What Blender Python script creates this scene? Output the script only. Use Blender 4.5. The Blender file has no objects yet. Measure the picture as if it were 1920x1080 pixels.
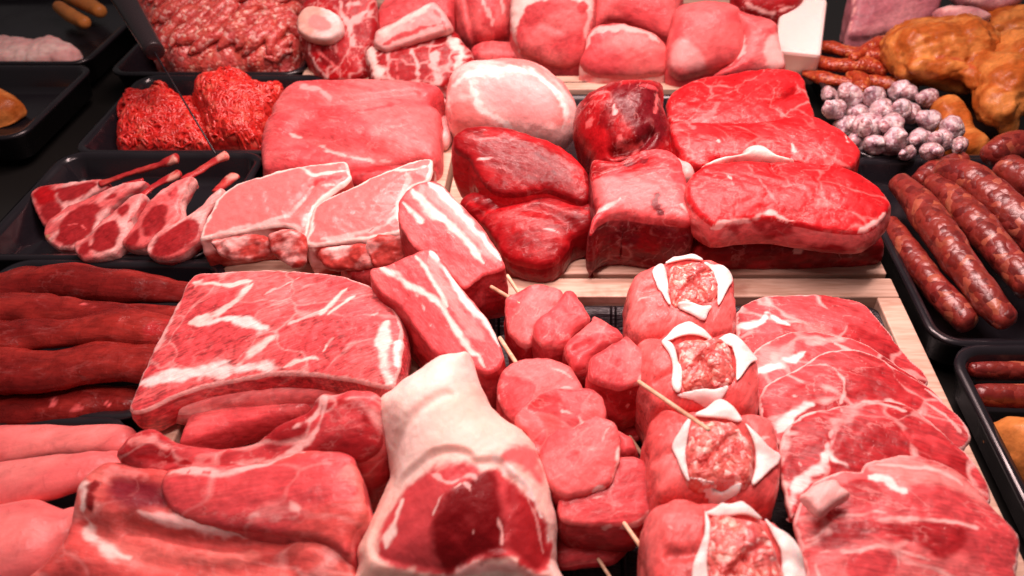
import bpy, math, random
import numpy as np
from mathutils import Vector
from mathutils.bvhtree import BVHTree
random.seed(7); np.random.seed(7)
S = bpy.context.scene
COL = S.collection

# ------------------------------------------------------------------ camera
FPX = 1500.0; VX = 1077.0; PITCH = math.radians(40.4); D0 = 0.75
CAM = np.array([0.0, -D0*math.cos(PITCH), D0*math.sin(PITCH)])
FWD = np.array([0.0, math.cos(PITCH), -math.sin(PITCH)])
UP = np.array([0.0, math.sin(PITCH), math.cos(PITCH)])
RT = np.array([1.0, 0.0, 0.0])
cd = bpy.data.cameras.new('camera'); cam = bpy.data.objects.new('camera', cd); COL.objects.link(cam)
cam.location = CAM; cam.rotation_euler = (math.pi/2-PITCH, 0, 0)
cd.sensor_width = 36; cd.lens = 36*FPX/1920; cd.shift_x = (960-VX)/1920
cd.clip_start = 0.02; cd.clip_end = 50
cd.dof.use_dof = True; cd.dof.focus_distance = 0.68; cd.dof.aperture_fstop = 6.3
S.camera = cam

# ------------------------------------------------------------------ world and lamps
w = bpy.data.worlds.new('World'); S.world = w; w.use_nodes = True
bg = w.node_tree.nodes['Background']; bg.inputs[0].default_value = (1.0, 0.86, 0.84, 1); bg.inputs[1].default_value = 0.09
def area(name, loc, target, sx, sy, power, color, spread=180):
    l = bpy.data.lights.new(name, 'AREA'); l.shape = 'RECTANGLE'; l.size = sx; l.size_y = sy
    l.energy = power; l.color = color; l.spread = math.radians(spread)
    o = bpy.data.objects.new(name, l); COL.objects.link(o); o.location = loc
    o.rotation_euler = (Vector(target)-Vector(loc)).to_track_quat('-Z', 'Y').to_euler()
    return o
PINK = (1.0, 0.68, 0.65)
area('display_lamp', (0.02, 0.30, 0.80), (0.0, 0.13, 0), 0.80, 0.09, 6.9, PINK, 125)
area('display_lamp', (0.04, -0.10, 0.85), (0.02, -0.08, 0), 0.70, 0.09, 3.9, PINK, 125)
S.view_settings.view_transform = 'Standard'; S.view_settings.look = 'None'
S.view_settings.exposure = 0.0; S.view_settings.gamma = 1.0

# ------------------------------------------------------------------ geometry helpers
def raydir(px, py):
    return FWD + RT*((px-VX)/FPX) - UP*((py-540)/FPX)
def W(px, py, z=0.0):
    d = raydir(px, py); t = (z-CAM[2])/d[2]; return CAM+d*t
def pxm(P):
    return FPX/float(np.dot(np.asarray(P)-CAM, FWD))
def _hash(i, j, k, s):
    h = (i*374761393 + j*668265263 + k*2147483647 + s*974634777) & 0xffffffff
    h = ((h ^ (h >> 13))*1274126177) & 0xffffffff
    h = (h ^ (h >> 16)) & 0xffffffff
    return h.astype(np.float64)/4294967295.0
def vnoise(P, seed=0):
    P = np.asarray(P, dtype=np.float64); I = np.floor(P).astype(np.int64); F = P-I
    F = F*F*F*(F*(F*6-15)+10)
    r = 0
    for a in (0, 1):
        wa = F[:, 0] if a else 1-F[:, 0]
        for b in (0, 1):
            wb = F[:, 1] if b else 1-F[:, 1]
            for c in (0, 1):
                wc = F[:, 2] if c else 1-F[:, 2]
                r = r + wa*wb*wc*_hash(I[:, 0]+a, I[:, 1]+b, I[:, 2]+c, seed)
    return r*2-1
def fbm(P, oct=3, seed=0):
    r = 0; A = 1; t = 0; Q = np.asarray(P, dtype=np.float64)
    for o in range(oct):
        r = r+A*vnoise(Q+o*17.3, seed+o); t += A; A *= .5; Q = Q*2.03
    return r/t
def worley(P, seed=0):
    P = np.asarray(P, float); I = np.floor(P).astype(np.int64); F = P-I
    f1 = np.full(len(P), 9.); f2 = np.full(len(P), 9.); cid = np.zeros(len(P))
    for a in (-1, 0, 1):
        for b in (-1, 0, 1):
            for c in (-1, 0, 1):
                i, j, k = I[:, 0]+a, I[:, 1]+b, I[:, 2]+c
                d = np.sqrt((a+_hash(i, j, k, seed)-F[:, 0])**2+(b+_hash(i, j, k, seed+7)-F[:, 1])**2+(c+_hash(i, j, k, seed+13)-F[:, 2])**2)
                h = _hash(i, j, k, seed+29); n = d < f1
                f2 = np.where(n, f1, np.minimum(f2, d)); f1 = np.where(n, d, f1); cid = np.where(n, h, cid)
    return f1, f2, cid
def sst(a, b, x):
    t = np.clip((x-a)/(b-a), 0, 1); return t*t*(3-2*t)
def catmull(pts, sub=5, closed=True):
    P = np.asarray(pts, dtype=float); n = len(P); out = []
    rng = range(n) if closed else range(n-1)
    for i in rng:
        if closed: p0, p1, p2, p3 = P[(i-1) % n], P[i], P[(i+1) % n], P[(i+2) % n]
        else: p0, p1, p2, p3 = P[max(i-1, 0)], P[i], P[i+1], P[min(i+2, n-1)]
        for k in range(sub):
            t = k/sub
            out.append(.5*((2*p1)+(-p0+p2)*t+(2*p0-5*p1+4*p2-p3)*t*t+(-p0+3*p1-3*p2+p3)*t**3))
    if not closed: out.append(P[-1])
    return np.array(out)
def segdist(P, A, B):
    """distance of each P (N,k) to the nearest segment, with segment index and parameter"""
    N = len(P); best = np.full(N, 1e9); idx = np.zeros(N, int); par = np.zeros(N)
    AB = B-A; L = (AB**2).sum(1)+1e-18
    for s in range(0, N, 6000):
        Q = P[s:s+6000]
        d = Q[:, None, :]-A[None]
        t = np.clip((d*AB[None]).sum(2)/L, 0, 1)
        r = ((d-t[..., None]*AB[None])**2).sum(2)
        k = r.argmin(1); ar = np.arange(len(Q))
        best[s:s+6000] = np.sqrt(r[ar, k]); idx[s:s+6000] = k; par[s:s+6000] = t[ar, k]
    return best, idx, par
def sdf(P, poly):
    A = poly; B = np.roll(poly, -1, 0)
    d, i, t = segdist(P, A, B)
    near = A[i]+(B[i]-A[i])*t[:, None]
    ins = np.zeros(len(P), bool)
    for a, b in zip(A, B):
        if abs(a[1]-b[1]) < 1e-15: continue
        c = (a[1] > P[:, 1]) != (b[1] > P[:, 1])
        x = (b[0]-a[0])*(P[:, 1]-a[1])/(b[1]-a[1])+a[0]
        ins ^= c & (P[:, 0] < x)
    return np.where(ins, d, -d), near

# ------------------------------------------------------------------ object helpers
def tag(o, label=None, cat=None, group=None, kind=None):
    if label: o['label'] = label
    if cat: o['category'] = cat
    if group: o['group'] = group
    if kind: o['kind'] = kind
def root(name, label, cat, loc, group=None):
    o = bpy.data.objects.new(name, None); o.empty_display_size = 0.02; COL.objects.link(o); o.location = loc
    tag(o, label, cat, group); return o
def raw_mesh(name, V, Fc, smooth=True):
    me = bpy.data.meshes.new(name)
    me.from_pydata([tuple(v) for v in V], [], Fc) if not isinstance(Fc, np.ndarray) else None
    if isinstance(Fc, np.ndarray):
        nF, k = Fc.shape
        me.vertices.add(len(V)); me.vertices.foreach_set('co', np.ascontiguousarray(V, dtype=np.float32).ravel())
        me.loops.add(nF*k); me.loops.foreach_set('vertex_index', np.ascontiguousarray(Fc, dtype=np.int32).ravel())
        me.polygons.add(nF); me.polygons.foreach_set('loop_start', np.arange(0, nF*k, k, dtype=np.int32))
        me.update(calc_edges=True)
    if smooth: me.polygons.foreach_set('use_smooth', np.ones(len(me.polygons), bool))
    me.update(); return me
def co_of(me):
    a = np.empty(len(me.vertices)*3, np.float32); me.vertices.foreach_get('co', a); return a.reshape(-1, 3).astype(float)
def no_of(me):
    a = np.empty(len(me.vertices)*3, np.float32); me.vertex_normals.foreach_get('vector', a); return a.reshape(-1, 3).astype(float)
def set_co(me, V):
    me.vertices.foreach_set('co', np.ascontiguousarray(V, dtype=np.float32).ravel()); me.update()
def bvh_me(me):
    return BVHTree.FromPolygons([v.co.copy() for v in me.vertices], [tuple(p.vertices) for p in me.polygons])
def hit(bv, px, py):
    d = Vector(raydir(px, py)).normalized()
    h = bv.ray_cast(Vector(CAM), d)
    return None if h[0] is None else np.array(h[0])
def link(name, me, mat, parent=None, label=None, cat=None, group=None, kind=None):
    """me is in world coordinates; origin is moved to the base of the mesh (or shares its thing's)"""
    V = co_of(me)
    if parent is None: o0 = np.array([(V[:, 0].min()+V[:, 0].max())/2, (V[:, 1].min()+V[:, 1].max())/2, V[:, 2].min()])
    else: o0 = np.zeros(3); p = parent
    o = bpy.data.objects.new(name, me); COL.objects.link(o)
    if parent is None:
        set_co(me, V-o0); o.location = o0
    else:
        off = np.array(parent.location)
        if parent.parent: off = off+np.array(parent.parent.location)
        c = np.array([(V[:, 0].min()+V[:, 0].max())/2, (V[:, 1].min()+V[:, 1].max())/2, V[:, 2].min()])
        set_co(me, V-c); o.parent = parent; o.location = c-off
    me.materials.append(mat); tag(o, label, cat, group, kind); return o
def world_me_bvh(o):
    off = Vector(o.location)
    p = o.parent
    while p: off = off+Vector(p.location); p = p.parent
    me = o.data
    return BVHTree.FromPolygons([v.co+off for v in me.vertices], [tuple(q.vertices) for q in me.polygons])

# ------------------------------------------------------------------ colours (linear albedo)
C = dict(
 pork=(.60,.085,.095), pork2=(.74,.17,.17), porkdeep=(.38,.022,.028), pale=(.82,.34,.33), paler=(.86,.50,.47),
 beef=(.20,.004,.007), beef2=(.34,.010,.014), beefdark=(.13,.004,.008), beefbright=(.44,.009,.014), beefbright2=(.56,.026,.032),
 fat=(.90,.66,.60), fatpink=(.86,.46,.43), white=(.92,.76,.72), bone=(.74,.42,.34), marrow=(.82,.32,.30), bonered=(.46,.055,.045),
 lamb=(.34,.018,.022), lamb2=(.44,.035,.04), skin=(.88,.55,.46), skin2=(.92,.71,.64), tender=(.15,.009,.008), tender2=(.27,.022,.017),
 purple=(.20,.012,.022), heart=(.72,.19,.19), heart2=(.78,.29,.27), rib=(.62,.11,.10), rib2=(.74,.22,.19), roul=(.70,.13,.125), roul2=(.76,.20,.19),
 chick=(.40,.10,.016), chick2=(.60,.23,.055), saus=(.22,.032,.02), saus2=(.36,.08,.05), papr=(.34,.04,.016), papr2=(.46,.085,.03),
 flour=(.50,.34,.36), flour2=(.66,.52,.54), ham=(.42,.14,.17), ham2=(.56,.24,.26), orange=(.66,.24,.06), shred=(.66,.02,.016), shred2=(.74,.05,.035),
 mince=(.66,.10,.09), mince2=(.78,.28,.24), tan=(.62,.34,.2))
for k_ in ('pork', 'pork2', 'porkdeep', 'beef', 'beef2', 'beefbright', 'beefbright2', 'rib', 'roul', 'roul2', 'heart', 'heart2', 'lamb2', 'rib2'):
    C[k_] = (C[k_][0], C[k_][1]*.80, C[k_][2]*.80)
def cc(c): return np.array(C[c] if isinstance(c, str) else c)

# ------------------------------------------------------------------ painting of flesh: which tissue is where
def paint(me, Vw, spec, plane=None, dist=None, side=None, bv=None):
    N = len(Vw); seed = spec.get('seed', 0)
    c1, c2 = spec.get('col', ('pork', 'pork2')); f = spec.get('cf', 22.0)
    g = math.radians(spec.get('grain', 20)); R = np.array([[math.cos(g), math.sin(g), 0], [-math.sin(g), math.cos(g), 0], [0, 0, 1]])
    G = Vw@R.T
    Gs = G*np.array([1.0, 3.0, 2.0])
    n = fbm(Gs*f, 4, seed)
    seam = spec.get('seam'); cshade = 0
    if seam:
        sc, wd_, am, csh = seam
        Wp = Gs*np.array([1, .5, .6])*sc; Wp = Wp+.45*np.stack([fbm(Wp*1.3+q*7.7, 3, seed+q) for q in range(3)], 1)
        f1_, f2_, cid = worley(Wp, seed); cshade = (cid-.5)*csh
    m = sst(-.28, .34, n*spec.get('mot', 1)+spec.get('bias', 0)+cshade)[:, None]
    colr = cc(c1)*(1-m)+cc(c2)*m
    n2 = fbm(Vw*f*3.1+9, 2, seed+5)[:, None]
    colr = colr*(1+.10*n2)
    colr = colr*(1+.20*spec.get('mot', 1)*fbm(Gs*f*6, 3, seed+21)[:, None])
    fat = np.full(N, 1.0 if (cc(c1)[1] > .42) else 0.0)
    nz = fbm(Vw*170, 2, seed+3); nz2 = fbm(Gs*60, 3, seed+8)
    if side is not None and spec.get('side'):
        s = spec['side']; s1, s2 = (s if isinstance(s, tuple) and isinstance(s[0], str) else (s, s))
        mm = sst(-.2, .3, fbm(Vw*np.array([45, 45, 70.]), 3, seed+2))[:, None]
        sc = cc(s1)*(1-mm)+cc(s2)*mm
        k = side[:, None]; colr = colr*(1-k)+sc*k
    def apply(mask, c):
        nonlocal colr, fat
        mk = mask[:, None]; c3 = cc(c)
        colr = colr*(1-mk)+c3*(1+.05*n2)*mk
        isf = 1.0 if (c3[1] > .33) else 0.0
        fat = fat*(1-mask)+isf*mask
    if seam:
        e_ = (f2_-f1_)/wd_+.9*fbm(Vw*90, 2, seed+31)+1.3*np.clip(fbm(Vw*22, 2, seed+33), -.3, 1)
        k = (1-sst(.5, 1.2, e_))*am
        if side is not None: k = k*(1-.5*side)
        apply(k, 'fatpink'); apply((1-sst(.05, .5, e_+.25))*am*.7, 'fat')
    if spec.get('rim') is not None and dist is not None:
        for (wd, c, jag) in spec['rim']:
            d = dist+wd*jag*(nz2*1.2)
            apply((1-sst(wd*.75, wd*1.1, d)), c)
    toh = lambda p: (hit(bv, p[0], p[1]) if bv is not None else None)
    for pl in spec.get('polys', []):
        pts, c = pl[0], pl[1]; soft = pl[2] if len(pl) > 2 else .0015
        hp = []
        for p in pts:
            h = toh(p)
            if h is None: h = ray_plane(plane, p[0], p[1]) if plane else None
            if h is not None: hp.append(h)
        if len(hp) < 3: continue
        hp = np.array(hp)
        if plane: o, u, v, nn = plane; q = lambda X: np.stack([(X-o)@u, (X-o)@v], 1)
        else: q = lambda X: X[:, :2]
        poly = catmull(q(hp), 4)
        d, _ = sdf(q(Vw), poly)
        d = d+nz2*.0035+nz*.001
        apply(sst(-soft, soft, d), c)
    for st in spec.get('strokes', []):
        pts, c = st[0], st[1]; soft = st[2] if len(st) > 2 else .45
        hp = []; ws = []
        for p in pts:
            h = toh(p)
            if h is None and plane: h = ray_plane(plane, p[0], p[1])
            if h is None: continue
            hp.append(h); ws.append(p[2]/2/pxm(h))
        if len(hp) < 2: continue
        X = catmull(np.c_[np.array(hp), np.array(ws)], 4, False)
        lo = X[:, :3].min(0)-.03; hi = X[:, :3].max(0)+.03
        sel = np.where(((Vw > lo) & (Vw < hi)).all(1))[0]
        if not len(sel): continue
        wv = np.stack([fbm(Vw[sel]*60+q*5.1, 3, seed+50+q) for q in range(3)], 1)*.0035
        d, i, t = segdist(Vw[sel]+wv, X[:-1, :3], X[1:, :3])
        wd = X[i, 3]*(1-t)+X[i+1, 3]*t
        q_ = (i+t)/max(len(X)-1, 1); wd = wd*np.clip(np.minimum(q_, 1-q_)*6+.35, 0, 1)*(1+.7*fbm(Vw[sel]*45, 2, seed+41))
        r = d/np.maximum(wd, 1e-5)+(nz2[sel]*1.5+nz[sel]*.7)*spec.get('calm', 1)
        mk = np.zeros(N); mk[sel] = 1-sst(1-soft, 1+soft, r)
        apply(mk*(st[3] if len(st) > 3 else .95), c)
    colr = np.clip(colr, 0, 1)
    a = me.attributes.new('Col', 'FLOAT_COLOR', 'POINT')
    a.data.foreach_set('color', np.c_[colr, fat].astype(np.float32).ravel())
    p = me.attributes.new('par', 'FLOAT_VECTOR', 'POINT')
    vein = spec.get('vein', .3)*(1-fat)
    if side is not None: vein = vein*(1-.6*side)
    p.data.foreach_set('vector', np.c_[vein, np.full(N, spec.get('rough', .36)), np.full(N, spec.get('fib', .6))].astype(np.float32).ravel())
    p = me.attributes.new('gco', 'FLOAT_VECTOR', 'POINT')
    p.data.foreach_set('vector', G.astype(np.float32).ravel())
def ray_plane(plane, px, py):
    o, u, v, n = plane; d = raydir(px, py); dn = d@n
    if abs(dn) < 1e-6: return None
    return CAM+d*(((o-CAM)@n)/dn)

def displace(me, amp, freq, seed, amp2=.0003, freq2=160, grain=None, gr=0):
    V = co_of(me); Nn = no_of(me)
    d = amp*fbm(V*freq, 3, seed+11)+amp2*fbm(V*freq2, 2, seed+13)
    if gr:
        g = math.radians(grain); R = np.array([[math.cos(g), math.sin(g), 0], [-math.sin(g), math.cos(g), 0], [0, 0, 1]])
        d = d+gr*fbm((V@R.T)*np.array([12, 110, 60.]), 3, seed+4)
    set_co(me, V+Nn*d[:, None])

def piece(name, label, cat, px, z, g=(0, 0), zb=0.0, th=None, R=.006, dome=.004, bulge=.002, inset=.002, amp=.0011, freq=32,
          amp2=.00045, gr=.0004, mat='meat', parent=None, group=None, dip=None, drape=None, off=.0015, seed=None, sub=5, res=1.35, jag=.0011,
          dents=(), power=None, **spec):
    if seed is None: seed = abs(hash_s(name+str(px[0])+str(z))) % 1000
    spec['seed'] = seed
    bd = None
    if drape:
        bvs = [world_me_bvh(o) for o in drape]
        hp = []
        for p in px:
            hs = [h for h in (hit(b, *p) for b in bvs) if h is not None]
            if hs: hp.append(min(hs, key=lambda h: np.linalg.norm(h-CAM)))
            else: hp.append(W(p[0], p[1], z))
        hp = np.array(hp); o = hp.mean(0); u = np.array([1., 0, 0]); v = np.array([0, 1., 0]); n = np.array([0, 0, 1.])
    else:
        cx, cy = np.mean([p[0] for p in px]), np.mean([p[1] for p in px])
        o = W(cx, cy, z) if not isinstance(z, tuple) else W(z[1], z[2], z[0]); n = np.array([-g[0], -g[1], 1.0]); n /= np.linalg.norm(n)
        u = np.array([1, 0, g[0]], float); u /= np.linalg.norm(u); v = np.cross(n, u)
        hp = np.array([ray_plane((o, u, v, n), *p) for p in px])
    plane = (o, u, v, n)
    uv = np.stack([(hp-o)@u, (hp-o)@v], 1)
    poly = catmull(uv, sub)
    jn = fbm(np.c_[poly*140, np.zeros(len(poly))], 2, seed)
    cen = poly.mean(0); dr = poly-cen; dr /= np.linalg.norm(dr, axis=1)[:, None]+1e-9
    poly = poly+dr*jn[:, None]*jag
    k = pxm(o)*1024/1920
    sp = res/k
    lo = poly.min(0)-sp*1.5; hi = poly.max(0)+sp*1.5
    nx = int((hi[0]-lo[0])/sp)+2; ny = int((hi[1]-lo[1])/sp)+2
    gx = lo[0]+np.arange(nx)*sp; gy = lo[1]+np.arange(ny)*sp
    XX, YY = np.meshgrid(gx, gy); P = np.c_[XX.ravel(), YY.ravel()]
    cxx = P.reshape(ny, nx, 2)[:-1, :-1].reshape(-1, 2)+sp/2
    dc, _ = sdf(cxx, poly); keep = dc > 0
    ci, cj = np.divmod(np.arange((ny-1)*(nx-1)), nx-1)
    b = ci*nx+cj; Q = np.c_[b, b+1, b+nx+1, b+nx][keep]
    used = np.unique(Q); remap = -np.ones(nx*ny, int); remap[used] = np.arange(len(used)); Q = remap[Q]; P = P[used]
    E = np.concatenate([Q[:, [0, 1]], Q[:, [1, 2]], Q[:, [2, 3]], Q[:, [3, 0]]])
    key = np.sort(E, 1); kk = key[:, 0]*(len(P)+1)+key[:, 1]
    uq, ix, cnt = np.unique(kk, return_index=True, return_counts=True)
    BE = E[ix[cnt == 1]]; bvx = np.unique(BE)
    d, near = sdf(P, poly)
    P[bvx] = near[bvx]; d = np.maximum(d, 0); d[bvx] = 0
    dm = max(d.max(), 1e-6)
    tR = np.clip(d/max(R, 1e-6), 0, 1)
    gi = np.full(ny*nx, -1); gi[used] = np.arange(len(used))
    def gsmooth(hv, sig):
        k = np.exp(-.5*(np.arange(-int(3*sig), int(3*sig)+1)/max(sig, .3))**2); k /= k.sum()
        A = np.zeros(ny*nx); Bm = np.zeros(ny*nx); A[used] = hv; Bm[used] = 1
        A = A.reshape(ny, nx); Bm = Bm.reshape(ny, nx)
        for ax in (0, 1):
            if len(k) > A.shape[ax]: continue
            A = np.apply_along_axis(lambda v: np.convolve(v, k, 'same'), ax, A); Bm = np.apply_along_axis(lambda v: np.convolve(v, k, 'same'), ax, Bm)
        return (A/np.maximum(Bm, 1e-6)).ravel()[used]
    h = R*.75*(np.sqrt(np.clip(1-(1-tR)**2, 0, 1)))-R*.35
    if R < 1e-6: h = np.zeros(len(P))
    tD = np.clip(d/dm, 0, 1); power = power or (.6 if R > .02 else 1.0); h = h+dome*(1-(1-tD)**2)**power
    sg = dm/sp*.22
    if sg > 1 and (dome > .004 or R > .012):
        hs_ = gsmooth(h, sg); wgt = sst(0, dm*.75, d); h = h*(1-wgt)+hs_*wgt
        hs_ = gsmooth(h, sg*.35); wgt = sst(0, dm*.25, d); h = h*(1-wgt)+hs_*wgt
    V = o+P[:, :1]*u+P[:, 1:]*v+h[:, None]*n
    for (dp, dep, sf) in dents:     # folds and dips: polyline or polygon in picture points, depth, softness in m
        pp = np.array([ray_plane(plane, *q[:2]) for q in dp]); q2 = np.stack([(pp-o)@u, (pp-o)@v], 1)
        if len(dp) > 4 and sf < 0:
            dd, _ = sdf(P, catmull(q2, 4)); V = V-n*(dep*sst(sf, -sf, dd))[:, None]
        else:
            cu = catmull(q2, 4, False); dd, _, _ = segdist(P, cu[:-1], cu[1:]); V = V-n*(dep*np.exp(-(dd/abs(sf))**2))[:, None]
    if drape:
        top = np.zeros(len(V))
        for i in range(len(V)):
            zz = -1
            for bb in bvs:
                hh = bb.ray_cast(Vector((V[i, 0], V[i, 1], 1.0)), Vector((0, 0, -1)))
                if hh[0] is not None: zz = max(zz, hh[0].z)
            top[i] = zz if zz > -1 else z
        V[:, 2] = gsmooth(top, 3.0)+off+h
        th = th or .002
    # skirt
    nb = len(bvx); loc = -np.ones(len(P), int); loc[bvx] = np.arange(nb)
    rimP = V[bvx]; 
    ctr = P.mean(0); 
    nv = P[bvx]-ctr
    # outward direction from neighbours
    A_, B_ = P[BE[:, 0]], P[BE[:, 1]]; en = np.c_[(B_-A_)[:, 1], -(B_-A_)[:, 0]]
    on = np.zeros((nb, 2)); np.add.at(on, loc[BE[:, 0]], en); np.add.at(on, loc[BE[:, 1]], en)
    on /= np.linalg.norm(on, axis=1)[:, None]+1e-12
    out3 = on[:, :1]*u+on[:, 1:]*v
    if th is not None: bot = rimP-n*th-out3*inset
    else:
        bot = rimP.copy(); o2 = out3.copy(); o2[:, 2] = 0
        bot[:, 2] = np.minimum(zb, rimP[:, 2]-.001); bot -= o2*inset
    H = np.linalg.norm(bot-rimP, axis=1).max(); rows = max(2, int(H/(sp*1.15)))
    Vs = [V]; s_all = [np.zeros(len(V))]; dist = [d]
    Fq = [Q]; prev = bvx
    base = len(V)
    for r in range(1, rows+1):
        s = r/rows; Vr = rimP*(1-s)+bot*s+out3*(bulge*math.sin(math.pi*s))
        if s > .8: Vr = Vr-out3*(inset*1.0*((s-.8)/.2)**2)
        Vs.append(Vr); s_all.append(np.ones(nb)); dist.append(np.full(nb, .0)+s*H)
        cur = base+(r-1)*nb+np.arange(nb)
        pi = (lambda e: (e if r == 1 else base+(r-2)*nb+loc[e]))
        a, b2 = BE[:, 0], BE[:, 1]
        Fq.append(np.c_[pi(b2), pi(a), base+(r-1)*nb+loc[a], base+(r-1)*nb+loc[b2]])
    VV = np.concatenate(Vs); FF = np.concatenate(Fq)
    me = raw_mesh(name, VV, FF)
    if amp or amp2: displace(me, amp, freq, seed, amp2, 150, spec.get('grain', 20), gr)
    Vw = co_of(me)
    bv = bvh_me(me) if (spec.get('strokes') or spec.get('polys')) else None
    side = np.concatenate(s_all)
    # soften the side mask across the rim
    dd0 = np.concatenate(dist)
    sidem = np.where(side > .5, 1.0, 0.0)
    paint(me, Vw, spec, plane, np.concatenate(dist) if spec.get('rimside') else np.where(side > .5, spec.get('rimside_d', .0 if not spec.get('side') else 1.0), dd0), sidem, bv)
    return link(name, me, M[mat], parent, label, cat, group)

def hash_s(s):
    h = 5381
    for ch in s: h = (h*33+ord(ch)) & 0xffffffff
    return h

def tube_me(name, X, rad, seg=18, flat=1.0, cap=True):
    X = np.asarray(X, float); rad = np.asarray(rad, float); n = len(X)
    T = np.gradient(X, axis=0); T /= np.linalg.norm(T, axis=1)[:, None]+1e-12
    upv = np.array([0, 0, 1.0])
    A = np.cross(T, upv); bad = np.linalg.norm(A, axis=1) < .1
    A[bad] = np.cross(T[bad], np.array([0, 1.0, 0])); A /= np.linalg.norm(A, axis=1)[:, None]
    B = np.cross(A, T)
    th = np.linspace(0, 2*math.pi, seg, endpoint=False)
    V = X[:, None]+rad[:, None, None]*(np.cos(th)[None, :, None]*A[:, None]+flat*np.sin(th)[None, :, None]*B[:, None])
    V = V.reshape(-1, 3)
    i = np.arange(n-1)[:, None]*seg; j = np.arange(seg)[None]; j2 = (j+1) % seg
    Fq = np.stack([i+j, i+j2, i+seg+j2, i+seg+j], -1).reshape(-1, 4)
    return V, Fq
def round_ends(X, rad, k=5, l=1.0):
    X = np.asarray(X, float); rad = np.asarray(rad, float)
    def ext(p, q, r):
        d = p-q; d /= np.linalg.norm(d)+1e-9; o = []; rr = []
        for a in range(1, k+1):
            t = a/k*math.pi/2*.985; o.append(p+d*r*l*math.sin(t)); rr.append(r*math.cos(t))
        return np.array(o), np.array(rr)
    e1, r1 = ext(X[0], X[1], rad[0]); e2, r2 = ext(X[-1], X[-2], rad[-1])
    return np.concatenate([e1[::-1], X, e2]), np.concatenate([r1[::-1], rad, r2])
def tube(name, label, cat, sp, mat='meat', parent=None, group=None, flat=1.0, step=.0025, seg=28, amp=.0008, freq=40, rvar=.0, ends=1.0, amp2=.0002, gr=0, seed=None, **spec):
    """sp: (px,py,z,diameter px)"""
    if seed is None: seed = abs(hash_s(name+str(sp[0]))) % 1000
    P = np.array([W(a[0], a[1], a[2]) for a in sp]); r = np.array([a[3]/2/pxm(p) for a, p in zip(sp, P)])
    X = catmull(np.c_[P, r], 8, False)
    L = np.r_[0, np.cumsum(np.linalg.norm(np.diff(X[:, :3], axis=0), axis=1))]
    n = max(6, int(L[-1]/step)); q = np.linspace(0, L[-1], n)
    X = np.stack([np.interp(q, L, X[:, k]) for k in range(4)], 1)
    rad = X[:, 3]*(1+rvar*fbm(np.c_[q*40, q*0, q*0+seed], 2, seed))
    C3, rr = round_ends(X[:, :3], rad, 6, ends)
    V, Fq = tube_me(name, C3, rr, seg, flat)
    me = raw_mesh(name, V, Fq)
    displace(me, amp, freq, seed, amp2, 160, spec.get('grain', 20), gr)
    spec['seed'] = seed
    bv = bvh_me(me) if (spec.get('strokes') or spec.get('polys')) else None
    paint(me, co_of(me), spec, None, None, None, bv)
    return link(name, me, M[mat], parent, label, cat, group)
def sphere_vf(c, r, nu=20, nv=12, rot=0.0):
    th = np.linspace(0, math.pi, nv+1)[1:-1]; ph = np.linspace(0, 2*math.pi, nu, endpoint=False)
    x = np.sin(th)[:, None]*np.cos(ph)*r[0]; y = np.sin(th)[:, None]*np.sin(ph)*r[1]; zz = (np.cos(th)[:, None]*np.ones(nu))*r[2]
    V = np.stack([x, y, zz], -1).reshape(-1, 3); V = np.vstack([[0, 0, r[2]], V, [0, 0, -r[2]]])
    ca, sa = math.cos(rot), math.sin(rot); V = V@np.array([[ca, sa, 0], [-sa, ca, 0], [0, 0, 1]])+np.asarray(c)
    F = []
    for j in range(nu): F.append((0, 1+j, 1+(j+1) % nu))
    for i in range(nv-2):
        for j in range(nu):
            a = 1+i*nu+j; b = 1+i*nu+(j+1) % nu; F.append((a, a+nu, b+nu, b))
    l = len(V)-1; s = 1+(nv-2)*nu
    for j in range(nu): F.append((l, s+(j+1) % nu, s+j))
    return V, F
def blob(name, label, cat, els, voxel=.003, mat='meat', parent=None, group=None, amp=.002, freq=40, amp2=.0005, smooth=6, seed=1, **spec):
    """els: (px,py,z, rx,ry,rz, rotdeg) ellipsoids fused into one surface"""
    V = []; F = []
    for e in els:
        v, f = sphere_vf(W(e[0], e[1], e[2]), e[3:6], rot=math.radians(e[6] if len(e) > 6 else 0)); b = len(V)
        V += [tuple(a) for a in v]; F += [tuple(i+b for i in q) for q in f]
    me = bpy.data.meshes.new('tmp'); me.from_pydata(V, [], F); o = bpy.data.objects.new('tmp', me); COL.objects.link(o)
    m = o.modifiers.new('r', 'REMESH'); m.mode = 'VOXEL'; m.voxel_size = voxel
    s = o.modifiers.new('s', 'SMOOTH'); s.iterations = smooth; s.factor = .5
    dg = bpy.context.evaluated_depsgraph_get(); nm = bpy.data.meshes.new_from_object(o.evaluated_get(dg))
    bpy.data.objects.remove(o); bpy.data.meshes.remove(me)
    nm.name = name; nm.polygons.foreach_set('use_smooth', np.ones(len(nm.polygons), bool)); nm.update()
    displace(nm, amp, freq, seed, amp2, 150)
    spec['seed'] = seed
    bv = bvh_me(nm) if (spec.get('strokes') or spec.get('polys')) else None
    paint(nm, co_of(nm), spec, None, None, None, bv)
    return link(name, nm, M[mat], parent, label, cat, group)
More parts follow.
